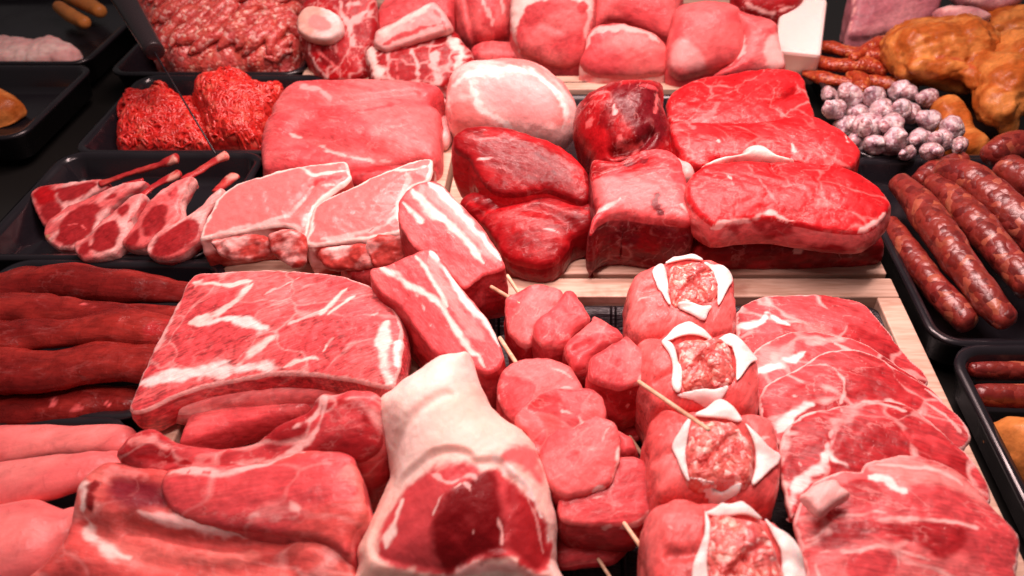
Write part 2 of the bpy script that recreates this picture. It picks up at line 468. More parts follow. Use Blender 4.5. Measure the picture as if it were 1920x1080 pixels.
def boxes(name, bl, mat, parent=None, label=None, cat=None, group=None, kind=None, bev=.0015):
    """bl: list of (x0,x1,y0,y1,z0,z1)"""
    import bmesh
    bm = bmesh.new()
    for (x0, x1, y0, y1, z0, z1) in bl:
        vs = [bm.verts.new(p) for p in ((x0,y0,z0),(x1,y0,z0),(x1,y1,z0),(x0,y1,z0),(x0,y0,z1),(x1,y0,z1),(x1,y1,z1),(x0,y1,z1))]
        for f in ((0,3,2,1),(4,5,6,7),(0,1,5,4),(1,2,6,5),(2,3,7,6),(3,0,4,7)): bm.faces.new([vs[i] for i in f])
    if bev: bmesh.ops.bevel(bm, geom=bm.edges[:], offset=bev, segments=2, affect='EDGES', profile=.5)
    me = bpy.data.meshes.new(name); bm.to_mesh(me); bm.free()
    return link(name, me, M[mat], parent, label, cat, group, kind)
def rrect(x0, x1, y0, y1, r, k=8):
    P = []
    for cx, cy, a0 in ((x1-r, y1-r, 0), (x0+r, y1-r, 90), (x0+r, y0+r, 180), (x1-r, y0+r, 270)):
        for i in range(k+1):
            a = math.radians(a0+90*i/k); P.append((cx+r*math.cos(a), cy+r*math.sin(a)))
    return P
def tray(name, label, x0, x1, y0, y1, zr=.018, zf=-.012, r=.022, group='black serving trays', mat='tray', grooves=False):
    prof = [(0.004, zf-.004), (-.001, zr-.004), (-.004, zr-.004), (-.004, zr), (.0, zr+.0008), (.004, zr), (.006, zr-.004), (.013, zf+.008), (.016, zf+.002), (.022, zf)]
    V = []; n = None
    for (of, z) in prof:
        P = rrect(x0+of, x1-of, y0+of, y1-of, max(r-of, .004)); n = len(P)
        V += [(p[0], p[1], z) for p in P]
    F = []
    for i in range(len(prof)-1):
        for j in range(n): F.append((i*n+j, i*n+(j+1) % n, (i+1)*n+(j+1) % n, (i+1)*n+j))
    F.append(tuple((len(prof)-1)*n+j for j in range(n)))
    F.append(tuple(reversed(range(n))))
    me = bpy.data.meshes.new(name); me.from_pydata(V, [], F)
    me.polygons.foreach_set('use_smooth', np.ones(len(me.polygons), bool)); me.update()
    return link(name, me, M[mat], None, label, 'tray', group)
# ------------------------------------------------------------------ materials
M = {}
def nt(name):
    m = bpy.data.materials.new(name); m.use_nodes = True; t = m.node_tree; t.nodes.clear()
    o = t.nodes.new('ShaderNodeOutputMaterial'); p = t.nodes.new('ShaderNodeBsdfPrincipled'); t.links.new(p.outputs[0], o.inputs[0])
    M[name] = m; return m, t, p
def N(t, typ, **k):
    n = t.nodes.new('ShaderNode'+typ)
    for a, b in k.items():
        if a.startswith('i_'): n.inputs[int(a[2:]) if a[2:].isdigit() else a[2:].replace('_', ' ')].default_value = b
        else: setattr(n, a, b)
    return n
def Lk(t, a, b): t.links.new(a, b)
def math_(t, op, a, b=None, clamp=False):
    n = t.nodes.new('ShaderNodeMath'); n.operation = op; n.use_clamp = clamp
    for i, x in enumerate((a, b)):
        if x is None: continue
        if isinstance(x, (int, float)): n.inputs[i].default_value = x
        else: t.links.new(x, n.inputs[i])
    return n.outputs[0]
def mixc(t, fac, a, b, mode='MIX'):
    n = t.nodes.new('ShaderNodeMix'); n.data_type = 'RGBA'; n.blend_type = mode
    for i, x in ((0, fac), (6, a), (7, b)):
        if isinstance(x, (int, float)): n.inputs[i].default_value = x
        elif isinstance(x, tuple): n.inputs[i].default_value = x
        else: t.links.new(x, n.inputs[i])
    return n.outputs[2]
def rng(t, x, a, b, c=0., d=1.):
    n = t.nodes.new('ShaderNodeMapRange'); n.clamp = True; n.interpolation_type = 'SMOOTHSTEP'
    t.links.new(x, n.inputs[0])
    for i, v in enumerate((a, b, c, d)): n.inputs[i+1].default_value = v
    return n.outputs[0]
def meatmat(name, sss=.28, sscale=.005, coat=.12, veincol=(.84,.34,.32,1), fine=1.0, spec=.2):
    m, t, p = nt(name)
    col = N(t, 'Attribute', attribute_name='Col'); par = N(t, 'Attribute', attribute_name='par'); gco = N(t, 'Attribute', attribute_name='gco')
    sep = N(t, 'SeparateXYZ'); Lk(t, par.outputs['Vector'], sep.inputs[0])
    vein, rough, fib = sep.outputs
    fat = col.outputs['Alpha']
    mp = N(t, 'Mapping'); mp.inputs['Scale'].default_value = (1, 7, 5); Lk(t, gco.outputs['Vector'], mp.inputs[0])
    fn = N(t, 'TexNoise'); fn.inputs['Scale'].default_value = 75; fn.inputs['Detail'].default_value = 4; fn.inputs['Distortion'].default_value = .5; Lk(t, mp.outputs[0], fn.inputs['Vector'])
    n1 = N(t, 'TexNoise'); n1.inputs['Scale'].default_value = 420; n1.inputs['Detail'].default_value = 3; Lk(t, gco.outputs['Vector'], n1.inputs['Vector'])
    n2 = N(t, 'TexNoise'); n2.inputs['Scale'].default_value = 95; n2.inputs['Detail'].default_value = 5; n2.inputs['Distortion'].default_value = 1.2; Lk(t, gco.outputs['Vector'], n2.inputs['Vector'])
    # tissue mottling
    v = math_(t, 'MULTIPLY', math_(t, 'SUBTRACT', fn.outputs[0], .5), math_(t, 'MULTIPLY', fib, 1.25*fine))
    v = math_(t, 'ADD', v, math_(t, 'MULTIPLY', math_(t, 'SUBTRACT', n2.outputs[0], .5), math_(t, 'ADD', math_(t, 'MULTIPLY', fib, 1.1), .12)))
    v = math_(t, 'MULTIPLY', v, math_(t, 'SUBTRACT', 1.0, math_(t, 'MULTIPLY', fat, .7)))
    v = math_(t, 'ADD', v, 1.0)
    hs = N(t, 'HueSaturation'); Lk(t, v, hs.inputs['Value']); Lk(t, col.outputs['Color'], hs.inputs['Color'])
    # thin veins of fat: ridge of a distorted noise, broken up by a second one
    mv = N(t, 'Mapping'); mv.inputs['Scale'].default_value = (1, 2.2, 1.5); Lk(t, gco.outputs['Vector'], mv.inputs[0])
    vn = N(t, 'TexNoise'); vn.inputs['Scale'].default_value = 26; vn.inputs['Detail'].default_value = 5; vn.inputs['Roughness'].default_value = .55; vn.inputs['Distortion'].default_value = .3; Lk(t, mv.outputs[0], vn.inputs['Vector'])
    rd = math_(t, 'ABSOLUTE', math_(t, 'SUBTRACT', vn.outputs[0], .5))
    r1 = rng(t, rd, .0, .026, .45, 0)
    br = N(t, 'TexNoise'); br.inputs['Scale'].default_value = 45; br.inputs['Detail'].default_value = 2; Lk(t, gco.outputs['Vector'], br.inputs['Vector'])
    brk = rng(t, br.outputs[0], .47, .60)
    vm = math_(t, 'MULTIPLY', math_(t, 'MULTIPLY', r1, brk), vein, True)
    # little flecks
    fl = rng(t, n1.outputs[0], .64, .74); flm = math_(t, 'MULTIPLY', math_(t, 'MULTIPLY', fl, brk), math_(t, 'MULTIPLY', vein, .7), True)
    c = mixc(t, vm, hs.outputs[0], veincol); c = mixc(t, flm, c, veincol)
    Lk(t, c, p.inputs['Base Color'])
    rr = math_(t, 'ADD', math_(t, 'ADD', rough, .06), math_(t, 'MULTIPLY', math_(t, 'SUBTRACT', n2.outputs[0], .5), .5), True)
    Lk(t, rr, p.inputs['Roughness'])
    p.inputs['Specular IOR Level'].default_value = spec
    p.inputs['Subsurface Weight'].default_value = sss; p.inputs['Subsurface Radius'].default_value = (1, .3, .22); p.inputs['Subsurface Scale'].default_value = sscale
    p.inputs['Coat Weight'].default_value = coat; p.inputs['Coat Roughness'].default_value = .12
    h = math_(t, 'ADD', math_(t, 'MULTIPLY', fn.outputs[0], math_(t, 'MULTIPLY', fib, .8)), math_(t, 'MULTIPLY', n1.outputs[0], .35))
    h = math_(t, 'ADD', h, math_(t, 'MULTIPLY', n2.outputs[0], .6))
    b = N(t, 'Bump'); b.inputs['Strength'].default_value = .5; b.inputs['Distance'].default_value = .0011; Lk(t, h, b.inputs['Height'])
    Lk(t, b.outputs[0], p.inputs['Normal'])
    b2 = N(t, 'Bump'); b2.inputs['Strength'].default_value = .6; b2.inputs['Distance'].default_value = .002; n3 = N(t, 'TexNoise'); n3.inputs['Scale'].default_value = 190; n3.inputs['Detail'].default_value = 2; Lk(t, gco.outputs['Vector'], n3.inputs['Vector'])
    Lk(t, math_(t, 'ADD', n2.outputs[0], math_(t, 'MULTIPLY', n3.outputs[0], .5)), b2.inputs['Height']); Lk(t, b2.outputs[0], p.inputs['Coat Normal'])
    return m
meatmat('meat'); meatmat('skin', .45, .008, .08, fine=.5); meatmat('fatmat', .45, .008, .15, fine=.5)
meatmat('dry', .1, .003, .1, veincol=(.5,.2,.1,1))
def mincemat(name, red, mid, wht, sc=230, amt=.66):
    m, t, p = nt(name)
    tc = N(t, 'TexCoord')
    ds = N(t, 'TexNoise'); ds.inputs['Scale'].default_value = 120; Lk(t, tc.outputs['Object'], ds.inputs['Vector'])
    ad = N(t, 'VectorMath', operation='MULTIPLY_ADD'); Lk(t, ds.outputs['Color'], ad.inputs[0]); ad.inputs[1].default_value = (.006,)*3; Lk(t, tc.outputs['Object'], ad.inputs[2])
    vo = N(t, 'TexVoronoi'); vo.inputs['Scale'].default_value = sc; Lk(t, ad.outputs[0], vo.inputs['Vector'])
    sx = N(t, 'SeparateColor'); Lk(t, vo.outputs['Color'], sx.inputs[0])
    cr = N(t, 'ValToRGB'); e = cr.color_ramp.elements; e[0].position = 0; e[0].color = (*red, 1); e[1].position = 1; e[1].color = (*wht, 1)
    a = e.new(.45); a.color = (*mid, 1); a = e.new(amt); a.color = (*[x*.95 for x in mid], 1); a = e.new(min(amt+.16, .97)); a.color = (*wht, 1)
    Lk(t, sx.outputs[0], cr.inputs[0])
    n2 = N(t, 'TexNoise'); n2.inputs['Scale'].default_value = 60; n2.inputs['Detail'].default_value = 5; Lk(t, tc.outputs['Object'], n2.inputs['Vector'])
    c = mixc(t, .35, cr.outputs[0], n2.outputs['Color'], 'SOFT_LIGHT'); Lk(t, c, p.inputs['Base Color'])
    p.inputs['Roughness'].default_value = .34; p.inputs['Coat Weight'].default_value = .2; p.inputs['Coat Roughness'].default_value = .2
    p.inputs['Subsurface Weight'].default_value = .3; p.inputs['Subsurface Radius'].default_value = (1, .3, .22); p.inputs['Subsurface Scale'].default_value = .003
    b = N(t, 'Bump'); b.inputs['Strength'].default_value = .7; b.inputs['Distance'].default_value = .0015
    Lk(t, math_(t, 'SUBTRACT', math_(t, 'MULTIPLY', n2.outputs[0], .8), vo.outputs['Distance']), b.inputs['Height']); Lk(t, b.outputs[0], p.inputs['Normal'])
mincemat('mince', (.50,.035,.03), (.68,.11,.09), (.88,.45,.38), 230, .76)
mincemat('mincefine', (.56,.07,.06), (.72,.16,.14), (.90,.52,.46), 330, .78)
mincemat('shred', (.58,.012,.010), (.72,.03,.022), (.8,.10,.07), 150, .8)
mincemat('sausage', (.11,.008,.007), (.22,.026,.018), (.36,.09,.05), 130, .80)
mincemat('paprika', (.26,.022,.008), (.42,.055,.015), (.55,.16,.05), 260, .78)
mincemat('dusted', (.34,.15,.17), (.52,.35,.37), (.68,.56,.58), 240, .6)
def wood(name, a, b):
    m, t, p = nt(name); tc = N(t, 'TexCoord'); 
    geo = N(t, 'NewGeometry')
    mp = N(t, 'Mapping'); mp.inputs['Scale'].default_value = (1, 9, 9); Lk(t, geo.outputs['Position'], mp.inputs[0])
    n = N(t, 'TexNoise'); n.inputs['Scale'].default_value = 28; n.inputs['Detail'].default_value = 6; n.inputs['Distortion'].default_value = .6; Lk(t, mp.outputs[0], n.inputs['Vector'])
    f = rng(t, n.outputs[0], .3, .7); c = mixc(t, f, (*a, 1), (*b, 1)); st = N(t, 'TexNoise'); st.inputs['Scale'].default_value = 22; st.inputs['Detail'].default_value = 6; Lk(t, geo.outputs['Position'], st.inputs['Vector']); c = mixc(t, rng(t, st.outputs[0], .56, .70, 0, .55), c, (a[0]*.55, a[1]*.25, a[2]*.2, 1)); Lk(t, c, p.inputs['Base Color']); p.inputs['Roughness'].default_value = .5
    bu = N(t, 'Bump'); bu.inputs['Strength'].default_value = .25; bu.inputs['Distance'].default_value = .0006; Lk(t, n.outputs[0], bu.inputs['Height']); Lk(t, bu.outputs[0], p.inputs['Normal'])
wood('wood', (.52,.33,.235), (.70,.50,.385)); wood('stickwood', (.62,.40,.24), (.80,.60,.42))
m, t, p = nt('tray'); p.inputs['Base Color'].default_value = (.010, .009, .012, 1); p.inputs['Roughness'].default_value = .22; p.inputs['Specular IOR Level'].default_value = .6
tc = N(t, 'TexCoord'); nn = N(t, 'TexNoise'); nn.inputs['Scale'].default_value = 14; Lk(t, tc.outputs['Object'], nn.inputs['Vector'])
Lk(t, rng(t, nn.outputs[0], .3, .7, .14, .34), p.inputs['Roughness'])
m, t, p = nt('woodtray')      # black tray with embossed planks
p.inputs['Base Color'].default_value = (.02, .018, .022, 1); p.inputs['Roughness'].default_value = .28
geo = N(t, 'NewGeometry'); mp = N(t, 'Mapping'); mp.inputs['Scale'].default_value = (1, 12, 1); Lk(t, geo.outputs['Position'], mp.inputs[0])
nn = N(t, 'TexNoise'); nn.inputs['Scale'].default_value = 60; nn.inputs['Detail'].default_value = 6; Lk(t, mp.outputs[0], nn.inputs['Vector'])
wv = N(t, 'TexWave'); wv.inputs['Scale'].default_value = 9; Lk(t, geo.outputs['Position'], wv.inputs['Vector']); b = N(t, 'Bump'); b.inputs['Strength'].default_value = .9; b.inputs['Distance'].default_value = .002; Lk(t, math_(t, 'ADD', nn.outputs[0], math_(t, 'MULTIPLY', rng(t, wv.outputs['Fac'], 0, .08), 4.0)), b.inputs['Height']); Lk(t, b.outputs[0], p.inputs['Normal'])
m, t, p = nt('base'); p.inputs['Base Color'].default_value = (.012, .012, .011, 1); p.inputs['Roughness'].default_value = .3
nn = N(t, 'TexNoise'); nn.inputs['Scale'].default_value = 5; Lk(t, rng(t, nn.outputs[0], .3, .7, .22, .5), p.inputs['Roughness'])
m, t, p = nt('blackplastic'); p.inputs['Base Color'].default_value = (.02, .014, .016, 1); p.inputs['Roughness'].default_value = .3
nn = N(t, 'TexNoise'); nn.inputs['Scale'].default_value = 60; Lk(t, rng(t, nn.outputs[0], .3, .7, .25, .4), p.inputs['Roughness'])
# ================================================================== THE COUNTER
boxes('counter_surface', [(-1.6, 1.6, -.75, 2.2, -.06, -.03)], 'base', kind='structure', bev=0)
def X(px, py, z=.014): return float(W(px, py, z)[0])
def Y(py, z=.014): return float(W(1000, py, z)[1])
WH = .014
def frame(label, xl, xr, yf, yb, wd, wf, wbk, zt=WH):
    """board frame: butted rails round an open middle"""
    g = .0008
    b = [(xl, xr, yf, yf+wf, -.02, zt), (xl, xr, yb-wbk, yb, -.02, zt), (xl, xl+wd, yf+wf+g, yb-wbk-g, -.02, zt), (xr-wd, xr, yf+wf+g, yb-wbk-g, -.02, zt)]
    return boxes('wooden_frame', b, 'wood', None, label, 'wooden frame', 'pale wooden frames around the meat trays')
# front right frame (skewers, roulades, neck steaks)
xr1 = X(1676, 532); yb1 = Y(521); xl1 = X(748, 640)
frame('pale wooden frame around the tray of skewers, roulades and neck steaks', xl1, xr1, -.40, yb1, .021, .02, Y(523)-Y(558))
yf2 = Y(513); yb2 = Y(160)+.012
frame('pale wooden frame under the dark red beef, behind the roulades', X(858, 290), X(1662, 510), yf2, yb2, .024, Y(485)-Y(513), .022)
frame('pale wooden frame at the back under the round pork cuts', X(560, 150), X(1500, 140), Y(156), Y(156)+.30, .024, .022, .02)
frame('pale wooden frame under the pork loin and pork chops', X(418, 506), X(845, 300), Y(512), Y(300)+.20, .022, .02, .02)
frame('pale wooden frame under the marbled slab of pork and the rack of ribs', X(283, 805), xl1-.004, -.40, Y(520), .021, .02, .02)
# trays
tray('serving_tray', 'black tray with planked floor under the skewers and roulades', xl1+.023, xr1-.022, -.375, yb1-.034, .006, -.016, .012, mat='woodtray')
bb = []
tray('serving_tray', 'black tray inside the wooden frame under the beef', X(858, 290)+.026, X(1662, 510)-.026, yf2+.026, yb2-.024, .006, -.016, .012)
tray('serving_tray', 'black tray inside the wooden frame under the pork loin and chops', X(418, 506)+.024, X(845, 300)-.024, Y(512)+.022, Y(300)+.178, .006, -.016, .012)
tray('serving_tray', 'black tray at the back under the round pork cuts', X(560, 150)+.026, X(1500, 140)-.026, Y(156)+.024, Y(156)+.278, .006, -.016, .012)
tray('serving_tray', 'black tray holding the coarse minced meat', X(250, 100), X(575, 120), Y(142), Y(142)+.32)
tray('serving_tray', 'black tray holding the bright red shredded meat', X(150, 280), X(540, 280), Y(290), Y(148))
tray('serving_tray', 'black tray holding the small lamb chops', X(30, 400), X(480, 320), Y(487), Y(293))
tray('serving_tray', 'black tray holding the long dark tenderloins', X(-150, 700), X(352, 640), Y(785), Y(497))
tray('serving_tray', 'black tray holding the pale pink offal at the left corner', X(-200, 900), X(237, 812), Y(1200), Y(793))
tray('serving_tray', 'black tray of pale mash and frankfurters at the far left', X(-260, 60), X(165, 118), Y(122), Y(-40))
tray('serving_tray', 'black tray with an orange sausage at the left edge', X(-300, 200), X(60, 240), Y(262), Y(130))
tray('serving_tray', 'black tray of smoked chicken, red strips and white dusted bites', X(1612, 292), X(2150, 292), Y(293, .016), Y(80, .016), .016, -.012)
tray('serving_tray', 'black tray of thick raw smoked sausages at the right edge', X(1717, 560), X(2250, 560), Y(641, .016), Y(298, .016), .016, -.012)
tray('serving_tray', 'black tray with thin sausages at the lower right corner', X(1803, 700), X(2350, 700), -.30, Y(650, .016), .016, -.012, .028)

# ================================================================== BACK ROW
def heap_me(name, px, z, zb, dome, R, g=(0, 0), spec=None, mat='mince', res=1.6, amp=.004, freq=45, amp2=.0009):
    return piece(name, None, None, px, z, g=g, zb=zb, R=R, dome=dome, mat=mat, amp=amp, freq=freq, amp2=amp2, res=res, col=('mince', 'mince2'))
def strands(o, px, n, rad, L, ang, wig, mat, seed=3, seg=6, lift=.5, bundle=1, curl=0.):
    """short threads laid over a heap, joined into the heap's own mesh"""
    rn = random.Random(seed); bv = world_me_bvh(o); poly = np.array(px, float)
    Vs = []; Fs = []; base = 0; off = Vector(o.location)
    lo, hi = poly.min(0), poly.max(0)
    cnt = 0; tries = 0
    while cnt < n and tries < n*8:
        tries += 1
        q = np.array([[rn.uniform(lo[0], hi[0]), rn.uniform(lo[1], hi[1])]])
        if sdf(q, poly)[0][0] < 3: continue
        h = hit(bv, q[0, 0], q[0, 1])
        if h is None: continue
        a = math.radians(ang+rn.gauss(0, wig)); 
        for bnd in range(bundle):
            p = Vector(h)+Vector((-math.sin(a), math.cos(a), 0))*rad*2.0*(bnd-bundle/2); aa = a; k = rn.uniform(-1, 1)*curl
            pts = []; st = rad*1.3; ns = int(L*rn.uniform(.6, 1.3)/st)
            for i in range(max(ns, 4)):
                r = bv.ray_cast(Vector((p.x, p.y, 1)), Vector((0, 0, -1)))
                if r[0] is None: break
                pts.append((p.x, p.y, r[0].z+rad*lift*(1+.6*math.sin(i*.5+k*3))))
                aa += k*.3+rn.gauss(0, .10); p = p+Vector((math.cos(aa), math.sin(aa), 0))*st
            if len(pts) < 4: continue
            pts = np.array(pts); rr = np.full(len(pts), rad)*rn.uniform(.8, 1.15); rr[0] *= .5; rr[-1] *= .5
            C3, r3 = round_ends(pts, rr, 2)
            V, F = tube_me('s', C3, r3, seg); Vs.append(V-np.array(off)); Fs.append(F+base); base += len(V)
        cnt += 1
    V0 = co_of(o.data); n0 = len(V0); me0 = o.data
    F0 = [tuple(p.vertices) for p in me0.polygons]
    F1 = np.concatenate(Fs)+n0
    me = bpy.data.meshes.new(me0.name); me.from_pydata([tuple(v) for v in V0]+[tuple(v) for v in np.concatenate(Vs)], [], F0+[tuple(f) for f in F1])
    me.polygons.foreach_set('use_smooth', np.ones(len(me.polygons), bool)); me.update(); me.materials.append(M[mat]); o.data = me
pm = [(262,-30),(420,-40),(560,-30),(566,30),(566,85),(548,116),(500,128),(478,134),(455,134),(400,138),(335,134),(300,112),(275,70)]
o = piece('minced_meat', 'heap of coarse pink minced meat at the back left', 'minced meat', pm, .030, g=(0, .35), zb=-.01, R=.03, dome=.018, mat='mince', amp=.005, freq=38, amp2=.0012, res=1.8, col=('mince', 'mince2'))
strands(o, pm, 130, .0082, .055, 38, 14, 'mince', 5, 9, .5)
ps = [(222,262),(226,230),(224,196),(240,176),(262,170),(285,176),(300,158),(318,166),(345,186),(372,190),(392,220),(398,255),(400,286),(330,288),(260,286),(228,286)]
o = piece('shredded_meat', 'loose bright red shredded raw meat, left and flatter heap', 'shredded meat', ps, .012, g=(0, .25), zb=-.012, R=.016, dome=.014, mat='shred', amp=.006, freq=42, res=1.8, col=('shred', 'shred2'))
strands(o, ps, 420, .0019, .035, 120, 60, 'shred', 8, 5, 1.2, 1, .8)
ps = [(362,190),(368,165),(380,148),(400,145),(418,132),(432,128),(450,134),(466,144),(480,158),(500,160),(528,162),(528,185),(512,215),(500,250),(486,275),(455,286),(420,280),(392,262),(380,225)]
o = piece('shredded_meat', 'tall glowing red heap of shredded raw meat next to the pork loin', 'shredded meat', ps, .030, g=(0, .45), zb=-.012, R=.02, dome=.018, mat='shred', amp=.007, freq=40, res=1.8, col=('shred', 'shred2'))
strands(o, ps, 480, .0019, .04, 100, 60, 'shred', 9, 5, 1.3, 1, .9)
# marrow bone slice
t = root('marrow_bone_slice', 'raw shin slice with a round marrow bone, right of the coarse mince', 'shin slice', W(630, 130, .01))
piece('meat_slice', None, None, [(560,30),(572,0),(600,-22),(650,-20),(700,-10),(706,40),(700,80),(686,110),(686,140),(660,153),(612,152),(590,128),(574,100),(565,70)], .055, g=(0, .9), zb=.0, R=.01, dome=.008,
      col=('beefbright', 'porkdeep'), seam=(26, .07, .4, 1.3), parent=t, vein=1.0, grain=60, strokes=[([(640,-10,8),(640,25,9),(655,45,10),(690,20,7)], 'fatpink'), ([(655,45,8),(660,80,5),(680,100,6)], 'fatpink'), ([(590,75,8),(600,100,7),(640,130,6)], 'pork2'), ([(575,80,6),(590,120,6),(620,150,6)], 'fatpink'), ([(650,10,5),(700,5,5)], 'fatpink')],
      polys=[([(600,85),(625,92),(636,110),(620,125),(600,112)], 'beef')])
b = piece('marrow_bone', None, None, [(556,45),(562,22),(580,12),(605,14),(628,24),(640,42),(636,62),(618,74),(592,74),(566,64)], (.068, 632, 62), g=(0, .9), th=.02, R=.004, dome=.001, col=('bone', 'white'), parent=t, vein=0, fib=.1, amp=.0006,
      polys=[([(578,38),(590,30),(610,32),(622,44),(618,56),(600,60),(582,52)], 'marrow')])
# ribs
t = root('rib_piece', 'pale rib bone lying across cut raw rib meat, behind the pork loin', 'rib cut', W(770, 150, .01))
piece('meat_slice', None, None, [(684,100),(694,84),(720,72),(800,70),(850,58),(868,80),(885,100),(880,130),(850,150),(832,165),(800,165),(755,160),(724,158),(700,152),(692,125)], .045, g=(0, .7), zb=.0, R=.008, dome=.004,
      col=('porkdeep', 'beef2'), seam=(26, .08, .5, 1.3), parent=t, strokes=[([(694,90,20),(700,120,20),(712,155,20)], 'fat'), ([(768,90,8),(782,120,9),(786,160,10)], 'fatpink'), ([(845,70,18),(865,100,20),(850,130,12)], 'fat'), ([(815,95,16),(815,130,18),(825,160,16)], 'fatpink'), ([(742,110,4),(746,150,5)], 'pork2')])
piece('rib_meat', None, None, [(703,60),(712,10),(740,-10),(800,-30),(850,-10),(850,20),(842,40),(800,40),(750,55)], .070, g=(0, .8), zb=.02, R=.01, dome=.006, col=('pork', 'pork2'), side='pork', parent=t)
piece('rib_bone', None, None, [(702,72),(706,58),(740,40),(780,18),(808,4),(822,10),(836,30),(846,50),(836,60),(790,74),(740,92),(724,96),(704,86)], .082, g=(0, 1.3), th=.022, R=.005, dome=.002, col=('fatpink', 'pale'), parent=t, vein=0, fib=.3, grain=25,
      strokes=[([(706,66,12),(760,38,11),(808,10,12)], 'fat'), ([(808,12,10),(825,35,10),(836,58,8)], 'pork2'), ([(720,80,5),(780,58,5),(830,44,5)], 'pork')])
piece('rolled_roast', 'rolled raw roast with a grooved side, left of the round loin', 'roast', [(848,10),(852,-30),(900,-40),(955,-30),(962,10),(958,55),(950,70),(920,80),(884,86),(866,76),(855,50)], .062, g=(0, 1.2), zb=.0, R=.035, dome=.01, col=('pork', 'pork2'), vein=.2, grain=80,
      dents=[([(870,-20),(882,40),(890,85)], .004, .004), ([(852,20),(866,60),(870,80)], .003, .004)], strokes=[([(905,-10,8),(915,20,8),(925,50,4)], 'fatpink'), ([(940,-10,6),(945,30,6)], 'fatpink')])
piece('raw_cutlet', 'thin raw cutlet tip peeping out behind the round pale roast', 'cutlet', [(882,92),(900,78),(930,76),(965,80),(980,100),(975,115),(930,118),(890,112)], .030, g=(0, .5), zb=.0, R=.01, col=('pork', 'pork2'), grain=90, fib=1)
piece('pork_loin_roll', 'thick round pork loin with its cut face and white fat edge at the back', 'pork loin', [(958,60),(956,10),(966,-40),(1010,-60),(1090,-60),(1116,-10),(1118,30),(1110,70),(1096,112),(1070,126),(1030,124),(1000,112),(975,98)], .070, g=(0, 1.6), zb=.0, R=.02, dome=.008, col=('pork', 'heart'), vein=.25, cf=12,
      polys=[([(956,40),(958,0),(970,-30),(1090,-50),(1110,0),(1106,30),(1090,10),(1060,-8),(1020,-2),(990,12),(972,40),(968,70),(974,96),(962,70)], 'fat'), ([(1082,10),(1096,0),(1102,18),(1090,28)], 'pork')],
      strokes=[([(1090,30,10),(1100,60,9),(1090,110,8)], 'pork2'), ([(1112,-20,9),(1104,40,7),(1100,80,7)], 'fatpink')], dents=[([(985,52),(1020,48),(1050,60)], .002, .006)])
piece('pork_cut', 'smooth reddish slab of pork at the back, above the rimmed loin end', 'pork cut', [(1104,70),(1112,20),(1125,-30),(1200,-50),(1278,-30),(1276,20),(1274,60),(1268,78),(1240,72),(1190,50),(1140,40)], .074, g=(0, 1.1), zb=.0, R=.02, dome=.006, col=('pork', 'pork2'), vein=.1, cf=12, grain=160)
piece('pork_loin_end', 'cut pork loin end with a whitish upper rim at the edge of the back tray', 'pork loin', [(1088,122),(1096,90),(1104,60),(1125,46),(1165,42),(1200,52),(1232,66),(1252,88),(1254,110),(1246,138),(1210,144),(1150,146),(1112,140)], .050, g=(0, 1.2), zb=-.005, R=.012, dome=.008, col=('pork', 'roul2'), vein=.15, cf=13, fib=.3, side=('heart', 'fatpink'),
      strokes=[([(1100,88,14),(1112,62,14),(1150,50,16),(1195,56,12),(1235,78,8)], 'fatpink')])
piece('pork_cut', 'large domed pork cut with a pale marbled lower corner, behind the beef', 'pork cut', [(1252,128),(1250,90),(1258,40),(1275,8),(1330,0),(1380,10),(1396,40),(1402,80),(1388,118),(1350,132),(1310,140),(1275,148)], .064, g=(0, 1.15), zb=.0, R=.022, dome=.012, col=('pork', 'pork2'), vein=.1, cf=14, fib=.4,
      polys=[([(1256,120),(1262,88),(1280,72),(1300,86),(1320,105),(1318,124),(1280,128)], 'pale', .004)], side='pork')
piece('pork_cut', 'pork cut with a white fat wedge on its right, beside the white block', 'pork cut', [(1372,20),(1410,26),(1456,42),(1462,75),(1474,118),(1462,134),(1420,134),(1370,142),(1340,140),(1376,112),(1392,70)], .060, g=(0, 1.0), zb=.0, R=.012, dome=.006, col=('pork', 'heart'), vein=.3,
      polys=[([(1432,88),(1446,66),(1462,70),(1474,120),(1440,126),(1436,106)], 'fatpink', .003)], strokes=[([(1395,70,5),(1390,100,9),(1370,125,10)], 'fatpink')])
piece('beef_cut', 'dark red cut with pale seams at the top edge, above the white block', 'beef cut', [(1375,-20),(1430,-40),(1500,-40),(1508,-5),(1490,20),(1455,36),(1410,26),(1385,12)], .085, g=(0, 1.0), zb=.03, R=.012, dome=.008, col=('beef2', 'porkdeep'), vein=1, strokes=[([(1395,5,6),(1440,25,6),(1490,10,8)], 'fatpink')])
boxes_ = [(-.030, .030, -.052, .052, 0, .058)]
t = boxes('lard_block', boxes_, 'fatmat', None, 'smooth white rectangular block of lard standing at the back', 'lard block', bev=.005)
def paint_plain(o, c1, c2, **k):
    V = co_of(o.data); spec = dict(col=(c1, c2), vein=0, fib=.1, seed=4); spec.update(k); paint(o.data, V, spec)
paint_plain(t, 'white', 'fat', rough=.4)
q = W(1508, 60, .05); t.location = (q[0]-.004, q[1]+.01, .012); t.rotation_euler = (math.radians(22), 0, math.radians(-14))

